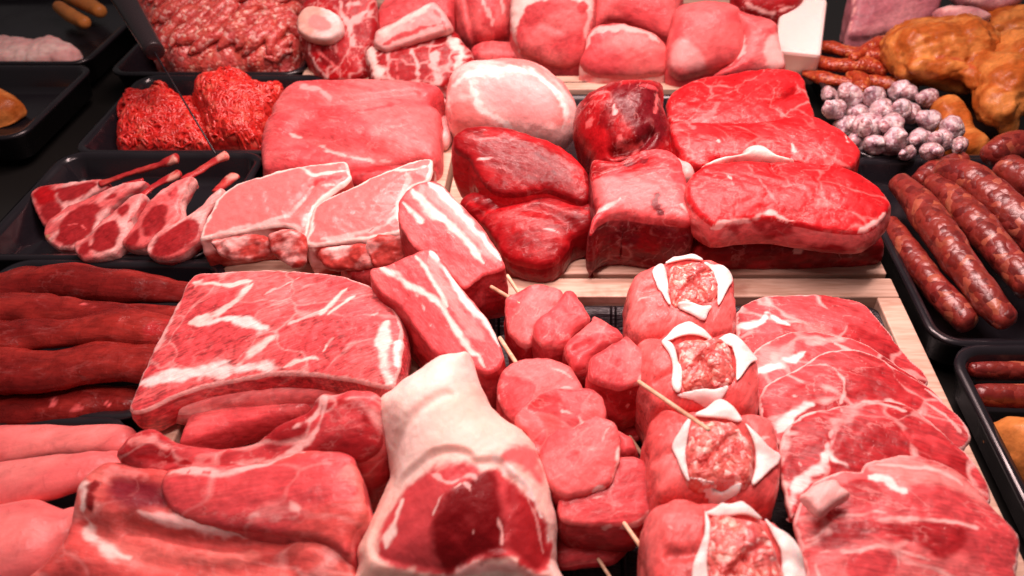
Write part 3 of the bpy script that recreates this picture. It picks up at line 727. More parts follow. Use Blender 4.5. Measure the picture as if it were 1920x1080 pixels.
# ================================================================== SECOND ROW
piece('pork_loin', 'wide pale pork loin lying behind the two bone-in chops', 'pork loin', [(536,166),(560,155),(620,151),(720,150),(790,155),(829,168),(818,182),(808,196),(824,210),(825,250),(824,290),(812,308),(780,306),(745,314),(700,318),(640,326),(560,328),(500,326),(489,304),(490,255),(503,212),(520,182)], .050, g=(0, .25), zb=.004, R=.016, dome=.014, col=('heart', 'pork'), cf=13, vein=.8, grain=-25, fib=.7,
      polys=[([(640,290),(560,270),(530,300),(560,322),(640,322),(700,312)], 'pork', .006), ([(700,205),(770,196),(822,215),(825,290),(790,300),(740,290),(700,250)], 'pork2', .008)],
      strokes=[([(500,216,5),(600,212,7),(680,208,6),(760,190,5)], 'pork'), ([(490,240,4),(560,255,5),(640,290,6),(735,305,8)], 'fatpink'), ([(560,160,12),(600,170,10),(620,190,8)], 'pale')],
      dents=[([(500,214),(600,212),(690,206),(780,188)], .005, .007), ([(600,235),(560,262),(600,290),(700,300)], .006, .014)])
piece('pork_trimming', 'thin pale scrap of pork between the loin and the round roast', 'pork trimming', [(818,190),(832,185),(844,200),(846,235),(842,256),(828,262),(822,240)], .030, zb=.014, R=.004, col=('pale', 'fatpink'))
piece('pork_trimming', 'dark red edge of meat under the loin, behind the right chop', 'pork trimming', [(650,322),(700,312),(745,308),(780,306),(770,324),(700,340),(655,340)], .030, zb=.004, R=.008, col=('porkdeep', 'pork'))
piece('pork_roast', 'rounded pale pink roast with a shiny white membrane in the middle back', 'pork roast', [(832,200),(835,160),(848,132),(885,113),(940,107),(990,110),(1030,128),(1064,160),(1083,200),(1082,240),(1066,268),(1040,282),(980,280),(900,275),(850,255),(836,225)], .055, g=(0, .9), zb=.006, R=.038, dome=.022, inset=.02, col=('heart2', 'paler'), cf=16, vein=.3, grain=-30, fib=.4, rough=.28,
      polys=[([(900,160),(960,140),(1010,150),(1040,190),(1035,230),(980,230),(930,200)], 'pale', .006), ([(845,200),(880,190),(905,225),(900,250),(850,240)], 'heart2', .005)],
      strokes=[([(850,160,20),(880,140,16),(940,130,20),(1000,138,14),(1040,170,10),(1062,205,12),(1055,240,14)], 'white', .7), ([(880,150,12),(895,190,12),(930,220,9),(960,240,6)], 'white', .6), ([(840,180,14),(845,210,10)], 'fat', .6), ([(1075,210,10),(1065,260,10)], 'fatpink')])
# beef pieces
piece('beef_fillet_piece', 'dark red lens-shaped beef piece lying on top, in front of the round pale roast', 'beef piece', [(849,262),(862,246),(885,238),(930,238),(960,243),(1005,256),(1050,275),(1084,300),(1103,330),(1107,368),(1092,383),(1060,372),(1020,360),(970,368),(935,368),(912,352),(895,325),(878,298),(856,284)], .082, g=(-.05, .45), zb=.03, R=.006, dome=.006, bulge=.004, col=('beef', 'beef2'), vein=.25, grain=-25, gr=.0007, cf=18, rough=.3, side='beefbright',
      polys=[([(890,275),(930,262),(1000,270),(1050,300),(1080,335),(1075,360),(1040,352),(990,340),(930,320)], 'beef', .006)],
      strokes=[([(880,262,4),(920,258,3),(980,262,3)], 'pork2'), ([(890,300,4),(930,296,4),(938,292,3)], 'fatpink'), ([(905,250,10),(960,252,10),(1030,272,12),(1080,305,12),(1098,350,10)], 'beefbright'), ([(1000,285,7),(1030,305,8),(1040,330,6)], 'beefdark')])
piece('beef_fillet_piece', 'dark red beef piece lying on the wooden frame below the lens-shaped one', 'beef piece', [(862,385),(878,362),(915,362),(960,370),(1010,366),(1055,370),(1082,384),(1104,378),(1119,396),(1110,425),(1074,445),(1058,475),(1036,498),(1000,500),(955,488),(925,450),(895,412)], .050, g=(.05, .35), zb=.012, R=.007, dome=.008, col=('beef', 'beef2'), vein=.2, grain=15, gr=.0007, cf=16, rough=.3, side='beef',
      strokes=[([(1015,428,4),(1050,436,5),(1062,446,3)], 'fatpink'), ([(880,380,12),(920,392,12),(960,388,8),(1010,380,8)], 'beefbright'), ([(1085,392,10),(1105,400,10)], 'beefbright')],
      dents=[([(900,405),(940,390),(985,375)], .005, .006), ([(990,400),(1040,412),(1075,430)], .003, .006)])
piece('beef_knuckle', 'big rounded dark beef joint standing between the beef pieces and the steaks', 'beef joint', [(1074,235),(1078,205),(1095,180),(1135,157),(1185,148),(1225,150),(1246,160),(1248,200),(1262,240),(1268,300),(1250,330),(1190,340),(1130,340),(1108,320),(1104,305),(1086,272)], .080, g=(0, .75), zb=.01, R=.04, dome=.018, inset=.012, col=('beef', 'beef2'), vein=.6, grain=70, cf=20, rough=.27, gr=.0008, seam=(20, .03, .10, 1.6),
      polys=[([(1150,165),(1225,158),(1250,220),(1250,260),(1215,285),(1185,240),(1160,200)], 'beefdark', .005), ([(1085,240),(1110,230),(1140,250),(1140,290),(1110,290)], 'beefbright', .004)],
      strokes=[([(1150,195,7),(1153,215,8)], 'fatpink'), ([(1165,245,6),(1160,270,14),(1185,278,16),(1205,262,6)], 'pork2'), ([(1095,195,10),(1110,180,9),(1140,170,6)], 'pork2'), ([(1110,220,6),(1100,240,7)], 'pork2'), ([(1235,175,5),(1225,215,8)], 'pork2'), ([(1200,160,10),(1235,170,8)], 'pork')],
      dents=[([(1150,302),(1195,292),(1215,270)], .010, .005)])
piece('beef_knuckle', 'beef block with fatty mottled top and deep red cut face, below the round joint', 'beef joint', [(1106,322),(1112,300),(1160,302),(1205,282),(1262,286),(1284,325),(1297,390),(1294,418),(1270,420),(1200,412),(1150,408),(1122,420),(1106,438),(1108,412),(1119,392),(1112,360)], .078, g=(0, .25), zb=.012, R=.01, dome=.007, bulge=.004, col=('beef2', 'pork'), vein=.8, cf=26, rough=.3, seam=(26, .04, .15, 1.6), side=('beefdark', 'beef'), gr=.0006,
      polys=[([(1160,345),(1200,325),(1250,330),(1280,370),(1290,408),(1240,410),(1180,400),(1140,400)], 'pork2', .006), ([(1112,345),(1150,330),(1165,345),(1140,385),(1118,380)], 'heart', .003)],
      strokes=[([(1236,362,14),(1232,388,16),(1245,405,12)], 'beefdark'), ([(1120,400,10),(1150,385,9),(1165,370,6)], 'fatpink'), ([(1165,310,14),(1200,300,14),(1220,320,8)], 'beefdark'), ([(1250,395,8),(1285,390,6)], 'beef2'), ([(1108,425,7),(1115,405,6)], 'fatpink'), ([(1275,380,5),(1290,400,5)], 'fatpink')],
      dents=[([(1120,330),(1170,318),(1210,295)], .006, .006)])
piece('beef_trimming', 'small whitish sinew knob between the beef joint and the steaks', 'sinew knob', [(1264,305),(1270,296),(1282,302),(1300,304),(1308,318),(1300,335),(1285,342),(1270,330)], .066, g=(0, .6), zb=.02, R=.008, dome=.004, col=('fatpink', 'pale'), vein=0)
piece('beef_trimming', 'narrow pink strip of meat beneath the sinew knob', 'beef trimming', [(1278,350),(1300,330),(1312,340),(1300,370),(1292,400),(1284,380)], .050, g=(0, .4), zb=.02, R=.006, col=('pork', 'pork2'))
G = 'thick beef steaks stacked on the right'
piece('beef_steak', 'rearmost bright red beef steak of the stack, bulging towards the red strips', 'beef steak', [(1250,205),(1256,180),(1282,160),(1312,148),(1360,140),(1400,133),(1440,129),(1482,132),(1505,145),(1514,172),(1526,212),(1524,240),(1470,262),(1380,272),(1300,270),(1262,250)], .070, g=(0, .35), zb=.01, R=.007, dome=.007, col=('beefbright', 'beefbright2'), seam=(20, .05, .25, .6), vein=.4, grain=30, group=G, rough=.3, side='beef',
      strokes=[([(1265,195,3),(1330,182,4),(1370,172,4)], 'pork2'), ([(1350,190,9),(1330,215,10),(1290,240,9)], 'pork2'), ([(1478,200,4),(1500,208,8),(1520,222,6)], 'pork2')], dents=[([(1442,205),(1470,192),(1490,178)], .005, .005)])
piece('beef_steak', 'bright red beef steak with a curled strip of white fat, middle of the stack', 'beef steak', [(1258,232),(1290,228),(1350,232),(1420,230),(1470,222),(1520,217),(1560,234),(1590,255),(1612,282),(1609,304),(1590,318),(1530,316),(1470,304),(1400,300),(1345,302),(1318,316),(1292,306),(1268,275)], .080, g=(0, .28), zb=.035, R=.0045, dome=.005, col=('beefbright', 'beefbright2'), seam=(20, .04, .12, .5), vein=.4, grain=-15, group=G, rough=.3, side='beefbright', cf=15,
      strokes=[([(1290,232,12),(1300,240,10),(1275,220,8)], 'pork2'), ([(1482,270,4),(1488,286,7)], 'fatpink'), ([(1580,250,3),(1592,275,4)], 'fatpink'), ([(1345,262,4),(1350,268,3)], 'fatpink')])
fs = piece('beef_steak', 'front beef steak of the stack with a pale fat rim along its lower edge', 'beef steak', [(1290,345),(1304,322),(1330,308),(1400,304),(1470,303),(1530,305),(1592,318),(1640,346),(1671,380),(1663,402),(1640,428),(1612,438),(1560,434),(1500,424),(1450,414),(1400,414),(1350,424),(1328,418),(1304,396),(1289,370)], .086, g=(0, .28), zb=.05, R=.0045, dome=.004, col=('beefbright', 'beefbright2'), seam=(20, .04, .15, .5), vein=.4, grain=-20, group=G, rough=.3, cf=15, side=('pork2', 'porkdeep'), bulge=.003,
      strokes=[([(1336,430,12),(1380,414,12),(1440,402,14),(1465,408,9),(1500,418,5)], 'fatpink'), ([(1610,432,5),(1640,418,8),(1662,400,5)], 'fatpink'), ([(1402,305,3),(1430,345,3),(1460,385,5)], 'pork2'), ([(1364,330,5),(1376,350,4)], 'fatpink'), ([(1345,330,5),(1330,334,4)], 'fatpink')],
      dents=[([(1446,312),(1454,328)], .005, .003)])
piece('fat_strip', 'curled glossy strip of white fat between the middle and the front steak', 'fat strip', [(1318,310),(1350,296),(1388,288),(1400,276),(1420,272),(1440,278),(1456,290),(1490,300),(1470,304),(1435,302),(1400,300),(1360,304),(1330,314)], .100, g=(0, .5), th=.01, R=.007, dome=.003, col=('fatpink', 'fat'), vein=0, fib=.2, rough=.25)
piece('beef_steak', 'darkest and lowest steak of the stack, lying on the wooden frame', 'beef steak', [(1292,440),(1320,424),(1400,420),(1500,430),(1590,440),(1640,432),(1658,452),(1656,468),(1630,474),(1560,478),(1480,482),(1400,482),(1340,484),(1294,478)], .034, g=(0, .25), zb=.012, R=.012, dome=.004, col=('beef', 'porkdeep'), vein=.6, group=G, rough=.3, side=('beef', 'porkdeep'),
      strokes=[([(1490,470,10),(1510,450,12),(1505,440,8)], 'fatpink'), ([(1400,448,5),(1440,440,7),(1490,436,5)], 'pork2'), ([(1560,452,4),(1620,446,5)], 'pork')])

# ================================================================== LAMB CHOPS
G = 'small lamb chops in the black tray'
def chop(label, px, z, bone, eye, g=(0, .5), strokes=[], extra=[], brad=1.0, zb=.0):
    c = (np.mean([p[0] for p in px]), np.mean([p[1] for p in px]))
    t = root('lamb_chop', label, 'lamb chop', W(c[0], c[1], zb), G); z -= .018; bone = [(q[0], q[1], q[2]-.018, q[3]) for q in bone]
    piece('chop_meat', None, None, px, z, g=g, th=.018, R=.0025, dome=.002, col=('pork2', 'fatpink'), bias=-.05, vein=0, parent=t, polys=[(eye, 'lamb', .002)]+extra, strokes=strokes, side=('pork', 'fatpink'), amp=.001, grain=40, fib=.8)
    tube('rib_bone', None, None, bone, parent=t, col=('bonered', 'porkdeep'), cf=40, seg=16, amp=.0022, freq=60, vein=0, flat=.6, ends=.4, strokes=[([(bone[-1][0]-14, bone[-1][1]+8, 16), (bone[-1][0]+2, bone[-1][1]-2, 20)], 'bone', .45, .7)])
chop('rearmost lamb chop with a bright red corner and a long pale rib bone', [(58,366),(72,352),(95,346),(130,342),(178,336),(200,340),(196,352),(165,370),(130,396),(104,420),(88,426),(76,412),(64,386)], .036, [(190,345,.045,16),(240,326,.05,15),(290,312,.056,17),(330,298,.062,26)],
     [(105,355),(140,346),(178,341),(182,350),(150,372),(122,380),(110,372)], extra=[([(60,368),(75,352),(98,350),(106,362),(100,380),(76,386)], 'beefbright', .003), ([(76,388),(108,378),(118,395),(98,415),(82,412)], 'lamb', .003)])
chop('left lamb chop with a ragged fat edge and a large round eye of meat', [(82,438),(90,416),(112,398),(130,384),(160,374),(190,360),(222,346),(268,338),(262,350),(238,364),(213,382),(192,412),(178,434),(160,456),(140,466),(112,466),(94,456)], .048, [(225,352,.056,14),(250,342,.056,12),(268,337,.056,12)],
     [(108,430),(122,402),(150,386),(178,380),(190,384),(180,412),(168,440),(150,456),(122,462),(104,452)], extra=[([(197,372),(210,362),(226,358),(218,370),(200,376)], 'lamb', .0015)], strokes=[([(86,440,12),(95,458,12)], 'tan'), ([(120,425,3),(150,420,3),(165,432,3)], 'pork2')])
chop('second lamb chop from the left, overlapping the ragged one', [(136,464),(148,450),(167,440),(181,421),(206,402),(228,382),(248,366),(267,363),(262,382),(246,412),(240,434),(229,456),(212,478),(178,486),(150,485)], .056, [(255,375,.062,16),(285,352,.064,16),(310,338,.066,17),(334,326,.068,19)],
     [(172,458),(178,434),(192,418),(210,414),(222,424),(222,444),(210,466),(190,474),(174,470)], extra=[([(146,470),(160,452),(170,455),(166,474),(150,478)], 'lamb', .002), ([(220,394),(236,384),(240,392),(228,406)], 'lamb', .0015)], strokes=[([(250,372,7),(246,400,7),(236,425,7)], 'porkdeep')])
chop('third lamb chop from the left with the longest reddish rib bone', [(230,454),(240,438),(256,414),(268,392),(284,374),(300,358),(330,338),(360,329),(350,352),(336,380),(338,406),(318,426),(296,442),(276,460),(262,468),(242,466)], .062, [(345,338,.068,18),(375,320,.070,18),(400,304,.073,19),(424,292,.076,24)],
     [(268,436),(272,404),(286,386),(306,382),(314,396),(310,420),(296,438),(278,444)], extra=[([(312,366),(326,354),(334,356),(322,370)], 'lamb', .0015), ([(236,454),(256,432),(262,440),(258,462),(242,464)], 'lamb', .002)], strokes=[([(330,345,6),(322,385,7),(320,402,6)], 'pork')])
chop('right-hand lamb chop leaning on the left bone-in pork chop', [(275,466),(290,440),(328,418),(358,400),(378,384),(395,366),(416,352),(412,372),(390,398),(378,426),(374,446),(346,472),(322,484),(304,486),(284,482)], .060, [(404,360,.056,17),(420,346,.055,20),(440,330,.055,26)],
     [(288,464),(304,440),(334,420),(358,410),(372,420),(372,442),(350,462),(318,476),(292,480)], extra=[], strokes=[([(318,450,2.5),(350,440,2.5)], 'pork2')])

# ================================================================== PORK CHOPS
G = 'thick bone-in pork chops'
def pchop(label, px, z, bone, seed, **k):
    t = root('pork_chop', label, 'pork chop', W(np.mean([p[0] for p in px]), max(p[1] for p in px), .014), G)
    ch = piece('chop_meat', None, None, px, z, parent=t, zb=.012, R=.0025, dome=.003, bulge=.002, mot=.15, calm=.6, rough=.26, col=('heart', 'heart2'), cf=9, vein=.0, fib=.06, side=('bonered', 'fatpink'), rim=[(.0036, 'fat', .5)], amp=.0016, amp2=.0008, seed=seed, **k)
    for b in bone: piece('bone', None, None, b[0], b[1], g=(0, 1.2), th=.006, R=.003, dome=.001, parent=t, col=('bonered', 'fatpink'), cf=45, bias=-.12, vein=.5, amp=.0026, freq=75, amp2=.0012)
pchop('left bone-in pork chop with a glossy pink face and a ragged bony edge', [(374,450),(380,430),(390,407),(410,370),(440,347),(490,330),(540,317),(593,310),(645,303),(655,317),(657,337),(632,357),(600,382),(587,403),(580,428),(573,446),(545,428),(520,424),(470,432),(430,440),(393,447)], .060,
      [([(505,440),(540,432),(570,448),(572,480),(560,498),(530,490),(508,468)], .052), ([(395,452),(440,446),(500,446),(505,478),(470,488),(415,480)], .048)], 21, g=(0, .28),
      strokes=[([(560,312,6),(588,330,7),(605,326,6),(650,320,9)], 'fat'), ([(590,345,5),(560,380,6),(540,400,8),(480,424,7)], 'fatpink'), ([(585,350,9),(615,335,12),(645,330,8)], 'pork'), ([(600,350,5),(640,345,5)], 'fatpink'), ([(400,440,12),(470,425,10),(530,415,10),(565,435,10)], 'fatpink'), ([(575,400,12),(565,425,12)], 'paler')],
      dents=[([(590,350),(565,385),(545,405)], .003, .004)])
pchop('right bone-in pork chop leaning against the striped belly strip', [(574,458),(582,425),(587,393),(607,377),(660,353),(700,333),(737,317),(805,298),(811,322),(802,342),(775,352),(758,372),(750,400),(754,438),(720,444),(690,452),(640,456),(590,462)], .062,
      [([(690,450),(725,440),(755,446),(765,475),(740,498),(705,500),(690,478)], .054), ([(600,468),(650,462),(692,462),(696,498),(650,508),(610,500)], .048)], 33, g=(0, .28),
      strokes=[([(737,317,7),(770,318,9),(800,312,10)], 'fat'), ([(760,322,7),(766,340,8),(750,370,7),(735,400,8)], 'fatpink'), ([(775,330,13),(790,335,12)], 'heart'), ([(600,450,14),(660,440,10),(720,425,9),(745,400,7)], 'fatpink'), ([(690,436,3),(720,415,3),(740,385,3)], 'pork'), ([(586,455,12),(588,470,12)], 'fat')])
piece('pork_trimming', 'ragged red scraps of pork poking out in front of the right chop', 'pork trimming', [(640,505),(690,500),(740,505),(735,522),(700,530),(660,525)], .030, g=(0, .5), zb=.014, R=.006, col=('porkdeep', 'pork2'), amp=.002)

# ================================================================== BELLY STRIPS
G = 'striped strips of pork belly'
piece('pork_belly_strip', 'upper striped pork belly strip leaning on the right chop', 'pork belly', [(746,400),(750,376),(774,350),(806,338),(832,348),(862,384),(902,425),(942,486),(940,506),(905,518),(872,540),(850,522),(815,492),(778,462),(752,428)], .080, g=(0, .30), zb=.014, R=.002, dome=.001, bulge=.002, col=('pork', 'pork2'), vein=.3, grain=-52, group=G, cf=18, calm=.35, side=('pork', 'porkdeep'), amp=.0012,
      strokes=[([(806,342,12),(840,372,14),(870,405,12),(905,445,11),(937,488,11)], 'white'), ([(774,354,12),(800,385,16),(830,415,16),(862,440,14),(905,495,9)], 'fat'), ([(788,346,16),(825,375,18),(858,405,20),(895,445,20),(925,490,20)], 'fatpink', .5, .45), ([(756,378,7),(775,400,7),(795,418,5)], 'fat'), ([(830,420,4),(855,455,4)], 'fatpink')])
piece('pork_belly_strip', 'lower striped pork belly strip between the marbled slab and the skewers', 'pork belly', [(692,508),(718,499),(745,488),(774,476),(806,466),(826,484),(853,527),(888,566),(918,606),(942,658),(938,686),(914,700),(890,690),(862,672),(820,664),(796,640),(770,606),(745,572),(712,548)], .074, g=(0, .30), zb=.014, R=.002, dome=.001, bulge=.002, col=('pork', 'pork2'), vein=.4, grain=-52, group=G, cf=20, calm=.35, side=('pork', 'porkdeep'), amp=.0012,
      strokes=[([(712,500,16),(745,515,15),(765,535,16),(790,548,11),(830,575,9),(850,610,12),(905,690,14)], 'fat'), ([(776,478,9),(800,510,9),(820,545,9),(840,575,11)], 'fat'), ([(806,470,12),(830,505,12),(870,560,14),(905,600,12),(935,650,12)], 'white'), ([(806,480,18),(825,530,20),(862,580,22),(900,640,22)], 'fatpink', .5, .4), ([(770,540,4),(800,590,5),(810,620,5)], 'fatpink')])

# ================================================================== MARBLED SLAB AND TENDERLOINS
piece('pork_slice', 'reddish slice of pork sticking out from under the marbled slab', 'pork slice', [(336,828),(346,795),(356,768),(420,757),(520,750),(592,752),(560,776),(500,788),(453,800),(400,818),(350,832)], .026, g=(0, .1), zb=.0, R=.004, col=('pork', 'pork2'), vein=.4, side='pork', grain=10)
piece('pork_slice', 'thin layer of pork directly beneath the marbled slab', 'pork slice', [(300,760),(400,740),(520,725),(640,728),(640,745),(560,752),(420,762),(340,775)], .034, g=(0, .12), zb=.016, R=.004, col=('heart', 'fatpink'), side=('pork', 'fatpink'))
piece('pork_shoulder_slab', 'broad marbled slab of raw pork with white fat bands, left of centre', 'pork slab', [(364,518),(420,511),(503,507),(553,510),(620,515),(670,527),(700,543),(727,570),(747,593),(756,625),(754,680),(742,718),(727,728),(653,713),(587,705),(520,702),(453,713),(387,727),(330,745),(270,773),(243,768),(263,713),(278,680),(310,613),(337,563)], .058, g=(.04, .16), th=.03, R=.003, dome=.007, bulge=.003, calm=.7, col=('pork', 'pork2'), vein=.5, grain=27, cf=20, fib=1.5, gr=.0005, seam=(14, .03, .3, .9), side=('pork', 'heart'), amp=.0012,
      rim=[(.0022, 'fatpink', .5)],
      strokes=[([(262,722,22),(320,706,24),(380,696,24),(440,690,26),(490,684,26),(525,688,16)], 'white', .5), ([(352,605,12),(420,600,16),(470,610,20),(510,617,8)], 'white', .5), ([(440,690,14),(480,655,14),(520,625,8)], 'fat', .6), ([(365,530,16),(420,533,12),(475,526,12)], 'fat', .5), ([(478,530,9),(440,560,12),(405,590,14),(340,612,8)], 'fat', .5), ([(340,560,14),(318,605,14),(290,660,12)], 'fatpink', .5),
               ([(597,592,6),(625,565,10),(650,540,14)], 'fat', .5), ([(612,592,5),(640,570,6),(690,542,8)], 'fat'), ([(726,600,12),(718,650,18),(728,715,24)], 'fat', .5), ([(745,640,12),(748,690,14)], 'white', .5), ([(530,688,6),(570,675,6),(612,671,5)], 'fat'), ([(600,665,3),(630,625,5)], 'fat'), ([(500,550,4),(540,530,4),(570,514,4)], 'fatpink'), ([(645,655,5),(680,635,4),(705,625,3)], 'fatpink'), ([(520,617,4),(560,600,4),(600,585,4)], 'fatpink'), ([(700,590,3),(715,585,3)], 'fatpink')],
      polys=[([(360,600),(380,570),(420,545),(445,538),(440,560),(400,590)], 'pork', .003), ([(360,650),(400,625),(440,618),(440,650),(400,670),(370,670)], 'pork', .005)])
G = 'long dark tenderloins in the left tray'
for lab, sp, k in (
  ('darkest tenderloin, at the back of the tray', [(-90,575,.022,70),(0,545,.024,66),(80,528,.026,62),(170,528,.026,64),(260,536,.026,60),(362,548,.024,40)], dict()),
  ('second tenderloin from the back, with shreds of silvery skin', [(-90,600,.034,66),(20,575,.036,66),(110,580,.034,60),(200,590,.034,50),(340,592,.03,46)], dict(strokes=[([(150,570,4),(180,574,5)], 'pork2'), ([(220,578,5),(245,568,5)], 'fatpink'), ([(250,575,3),(262,584,4)], 'fatpink')])),
  ('middle tenderloin with a brighter tip by the marbled slab', [(-90,650,.036,60),(0,635,.038,66),(120,620,.038,60),(220,610,.038,62),(322,622,.034,58)], dict(strokes=[([(270,620,30),(310,625,34)], 'porkdeep', .8)])),
  ('fourth tenderloin from the back, coarse grained at its right end', [(-90,700,.036,86),(0,690,.036,84),(100,690,.036,76),(190,676,.034,76),(300,680,.03,60)], dict()),
  ('frontmost tenderloin, lowest in the tray', [(-90,770,.016,66),(0,765,.016,64),(120,760,.016,60),(200,752,.014,56),(262,744,.012,44)], dict(strokes=[([(100,765,4),(104,745,5)], 'pork2'), ([(130,772,4),(160,762,5)], 'pork2'), ([(195,755,4),(215,770,5)], 'pork2')]))):
    tube('tenderloin', lab, 'tenderloin', [(a, b+4, c, d*1.32) for a, b, c, d in sp], group=G, flat=.62, seg=36, step=.002, amp=.005, freq=22, rvar=.12, col=('tender', 'tender2'), cf=16, vein=.15, grain=0, gr=.0009, fib=.7, rough=.24, **k)
G = 'smooth pale pink pieces of offal'
for lab, sp, k in (
  ('uppermost smooth pale pink piece in the lower left tray', [(-80,850,.02,80),(20,838,.022,70),(110,828,.022,56),(200,826,.022,52),(222,828,.022,50)], {}),
  ('long smooth pink piece beneath the uppermost, reaching the rib rack', [(-100,930,.03,90),(0,915,.032,88),(90,898,.034,80),(170,880,.034,66),(205,872,.032,50)], {}),
  ('lowest pale pink piece, in the bottom left corner', [(-90,1060,.03,170),(0,1035,.03,150),(80,1010,.03,130),(130,990,.03,70)], {})):
    tube('offal_piece', lab, 'offal', [(a, b, c, d*1.3) for a, b, c, d in sp], mat='skin', group=G, flat=.65, seg=36, amp=.003, freq=18, rvar=.08, col=('heart', 'heart2'), cf=14, vein=0, fib=.3, rough=.28)

# ================================================================== RIB RACK (front left)
t = root('rib_rack', 'large curved rack of raw ribs at the bottom left', 'rib rack', W(430, 1000, .0))
piece('rib_arm', None, None, [(218,856),(236,822),(262,806),(285,804),(308,820),(347,836),(416,841),(482,828),(520,797),(570,774),(590,748),(605,737),(630,738),(663,732),(704,738),(716,760),(716,816),(706,845),(676,866),(640,862),(600,862),(560,872),(500,888),(440,894),(360,898),(300,900),(250,886)], .078, g=(.02, .75), zb=.0, R=.008, dome=.006, inset=-.0, parent=t, col=('porkdeep', 'pork'), seam=(20, .06, .35, .9), cf=16, vein=.6, grain=15, side=('heart', 'pork'),
      strokes=[([(240,830,16),(280,820,18),(320,845,10)], 'heart2', .7), ([(540,800,8),(580,790,7),(600,760,8),(604,742,14)], 'fatpink'), ([(610,745,8),(606,775,8),(590,810,10),(560,840,12),(500,865,14),(430,874,12)], 'fatpink', .6), ([(630,750,16),(680,770,18),(690,810,20)], 'beef2', .7), ([(250,850,8),(300,862,10),(360,870,8)], 'beef2', .6)],
      dents=[([(300,862),(400,866),(500,850),(580,815),(604,770)], .004, .008)])
piece('rib_meat', None, None, [(308,886),(330,876),(380,872),(440,872),(500,866),(560,848),(620,842),(660,852),(672,880),(684,930),(692,965),(664,1000),(650,1040),(610,1020),(540,1004),(450,994),(370,982),(326,960),(304,920)], .068, g=(0, .30), zb=.0, R=.005, dome=.006, parent=t, col=('rib', 'pork'), seam=(12, .03, .15, .6), cf=16, vein=.5, grain=10, side=('heart', 'pork'), fib=.5,
      strokes=[([(312,890,10),(340,884,18),(390,886,18),(440,884,16),(500,868,12),(570,848,8)], 'fatpink', .6), ([(335,965,14),(420,968,10),(520,975,12),(560,960,16),(540,940,8)], 'fatpink', .8), ([(350,888,8),(352,888,8)], 'pork'), ([(380,887,10),(396,887,10)], 'pork'), ([(660,870,30),(676,930,30),(670,980,30)], 'rib2', .8)])
piece('rib_bone', None, None, [(60,1100),(90,1050),(120,1010),(132,960),(138,924),(160,892),(190,868),(226,862),(262,870),(320,880),(360,920),(400,945),(460,960),(540,970),(560,1000),(610,1000),(650,1020),(664,1070),(660,1110),(300,1120)], .056, g=(0, .38), zb=.0, R=.009, dome=.010, parent=t, col=('rib', 'rib2'), seam=(12, .04, .2, .8), cf=16, vein=.4, grain=-12, fib=.5,
      polys=[([(206,896),(240,898),(300,905),(318,945),(280,952),(220,950),(200,930)], 'purple', .005)],
      strokes=[([(160,890,10),(158,930,12),(162,970,14),(185,1020,22),(240,1045,18)], 'fat', .7), ([(190,880,12),(240,890,16),(280,900,8)], 'heart2', .6), ([(175,900,14),(170,940,16),(180,960,10)], 'beef', .7), ([(250,962,14),(310,975,22),(380,990,22),(450,1000,18),(520,995,14)], 'paler', .6), ([(250,990,10),(330,1012,12),(420,1025,14),(510,1016,10)], 'rib', .6), ([(200,1015,16),(300,1040,14),(420,1050,14),(530,1030,10)], 'rib2', .7)],
      dents=[([(250,990),(330,1012),(430,1022),(530,1010)], .010, .007), ([(170,990),(280,1045),(400,1068),(540,1060)], .008, .009), ([(215,900),(270,925),(320,950)], .005, .010)])

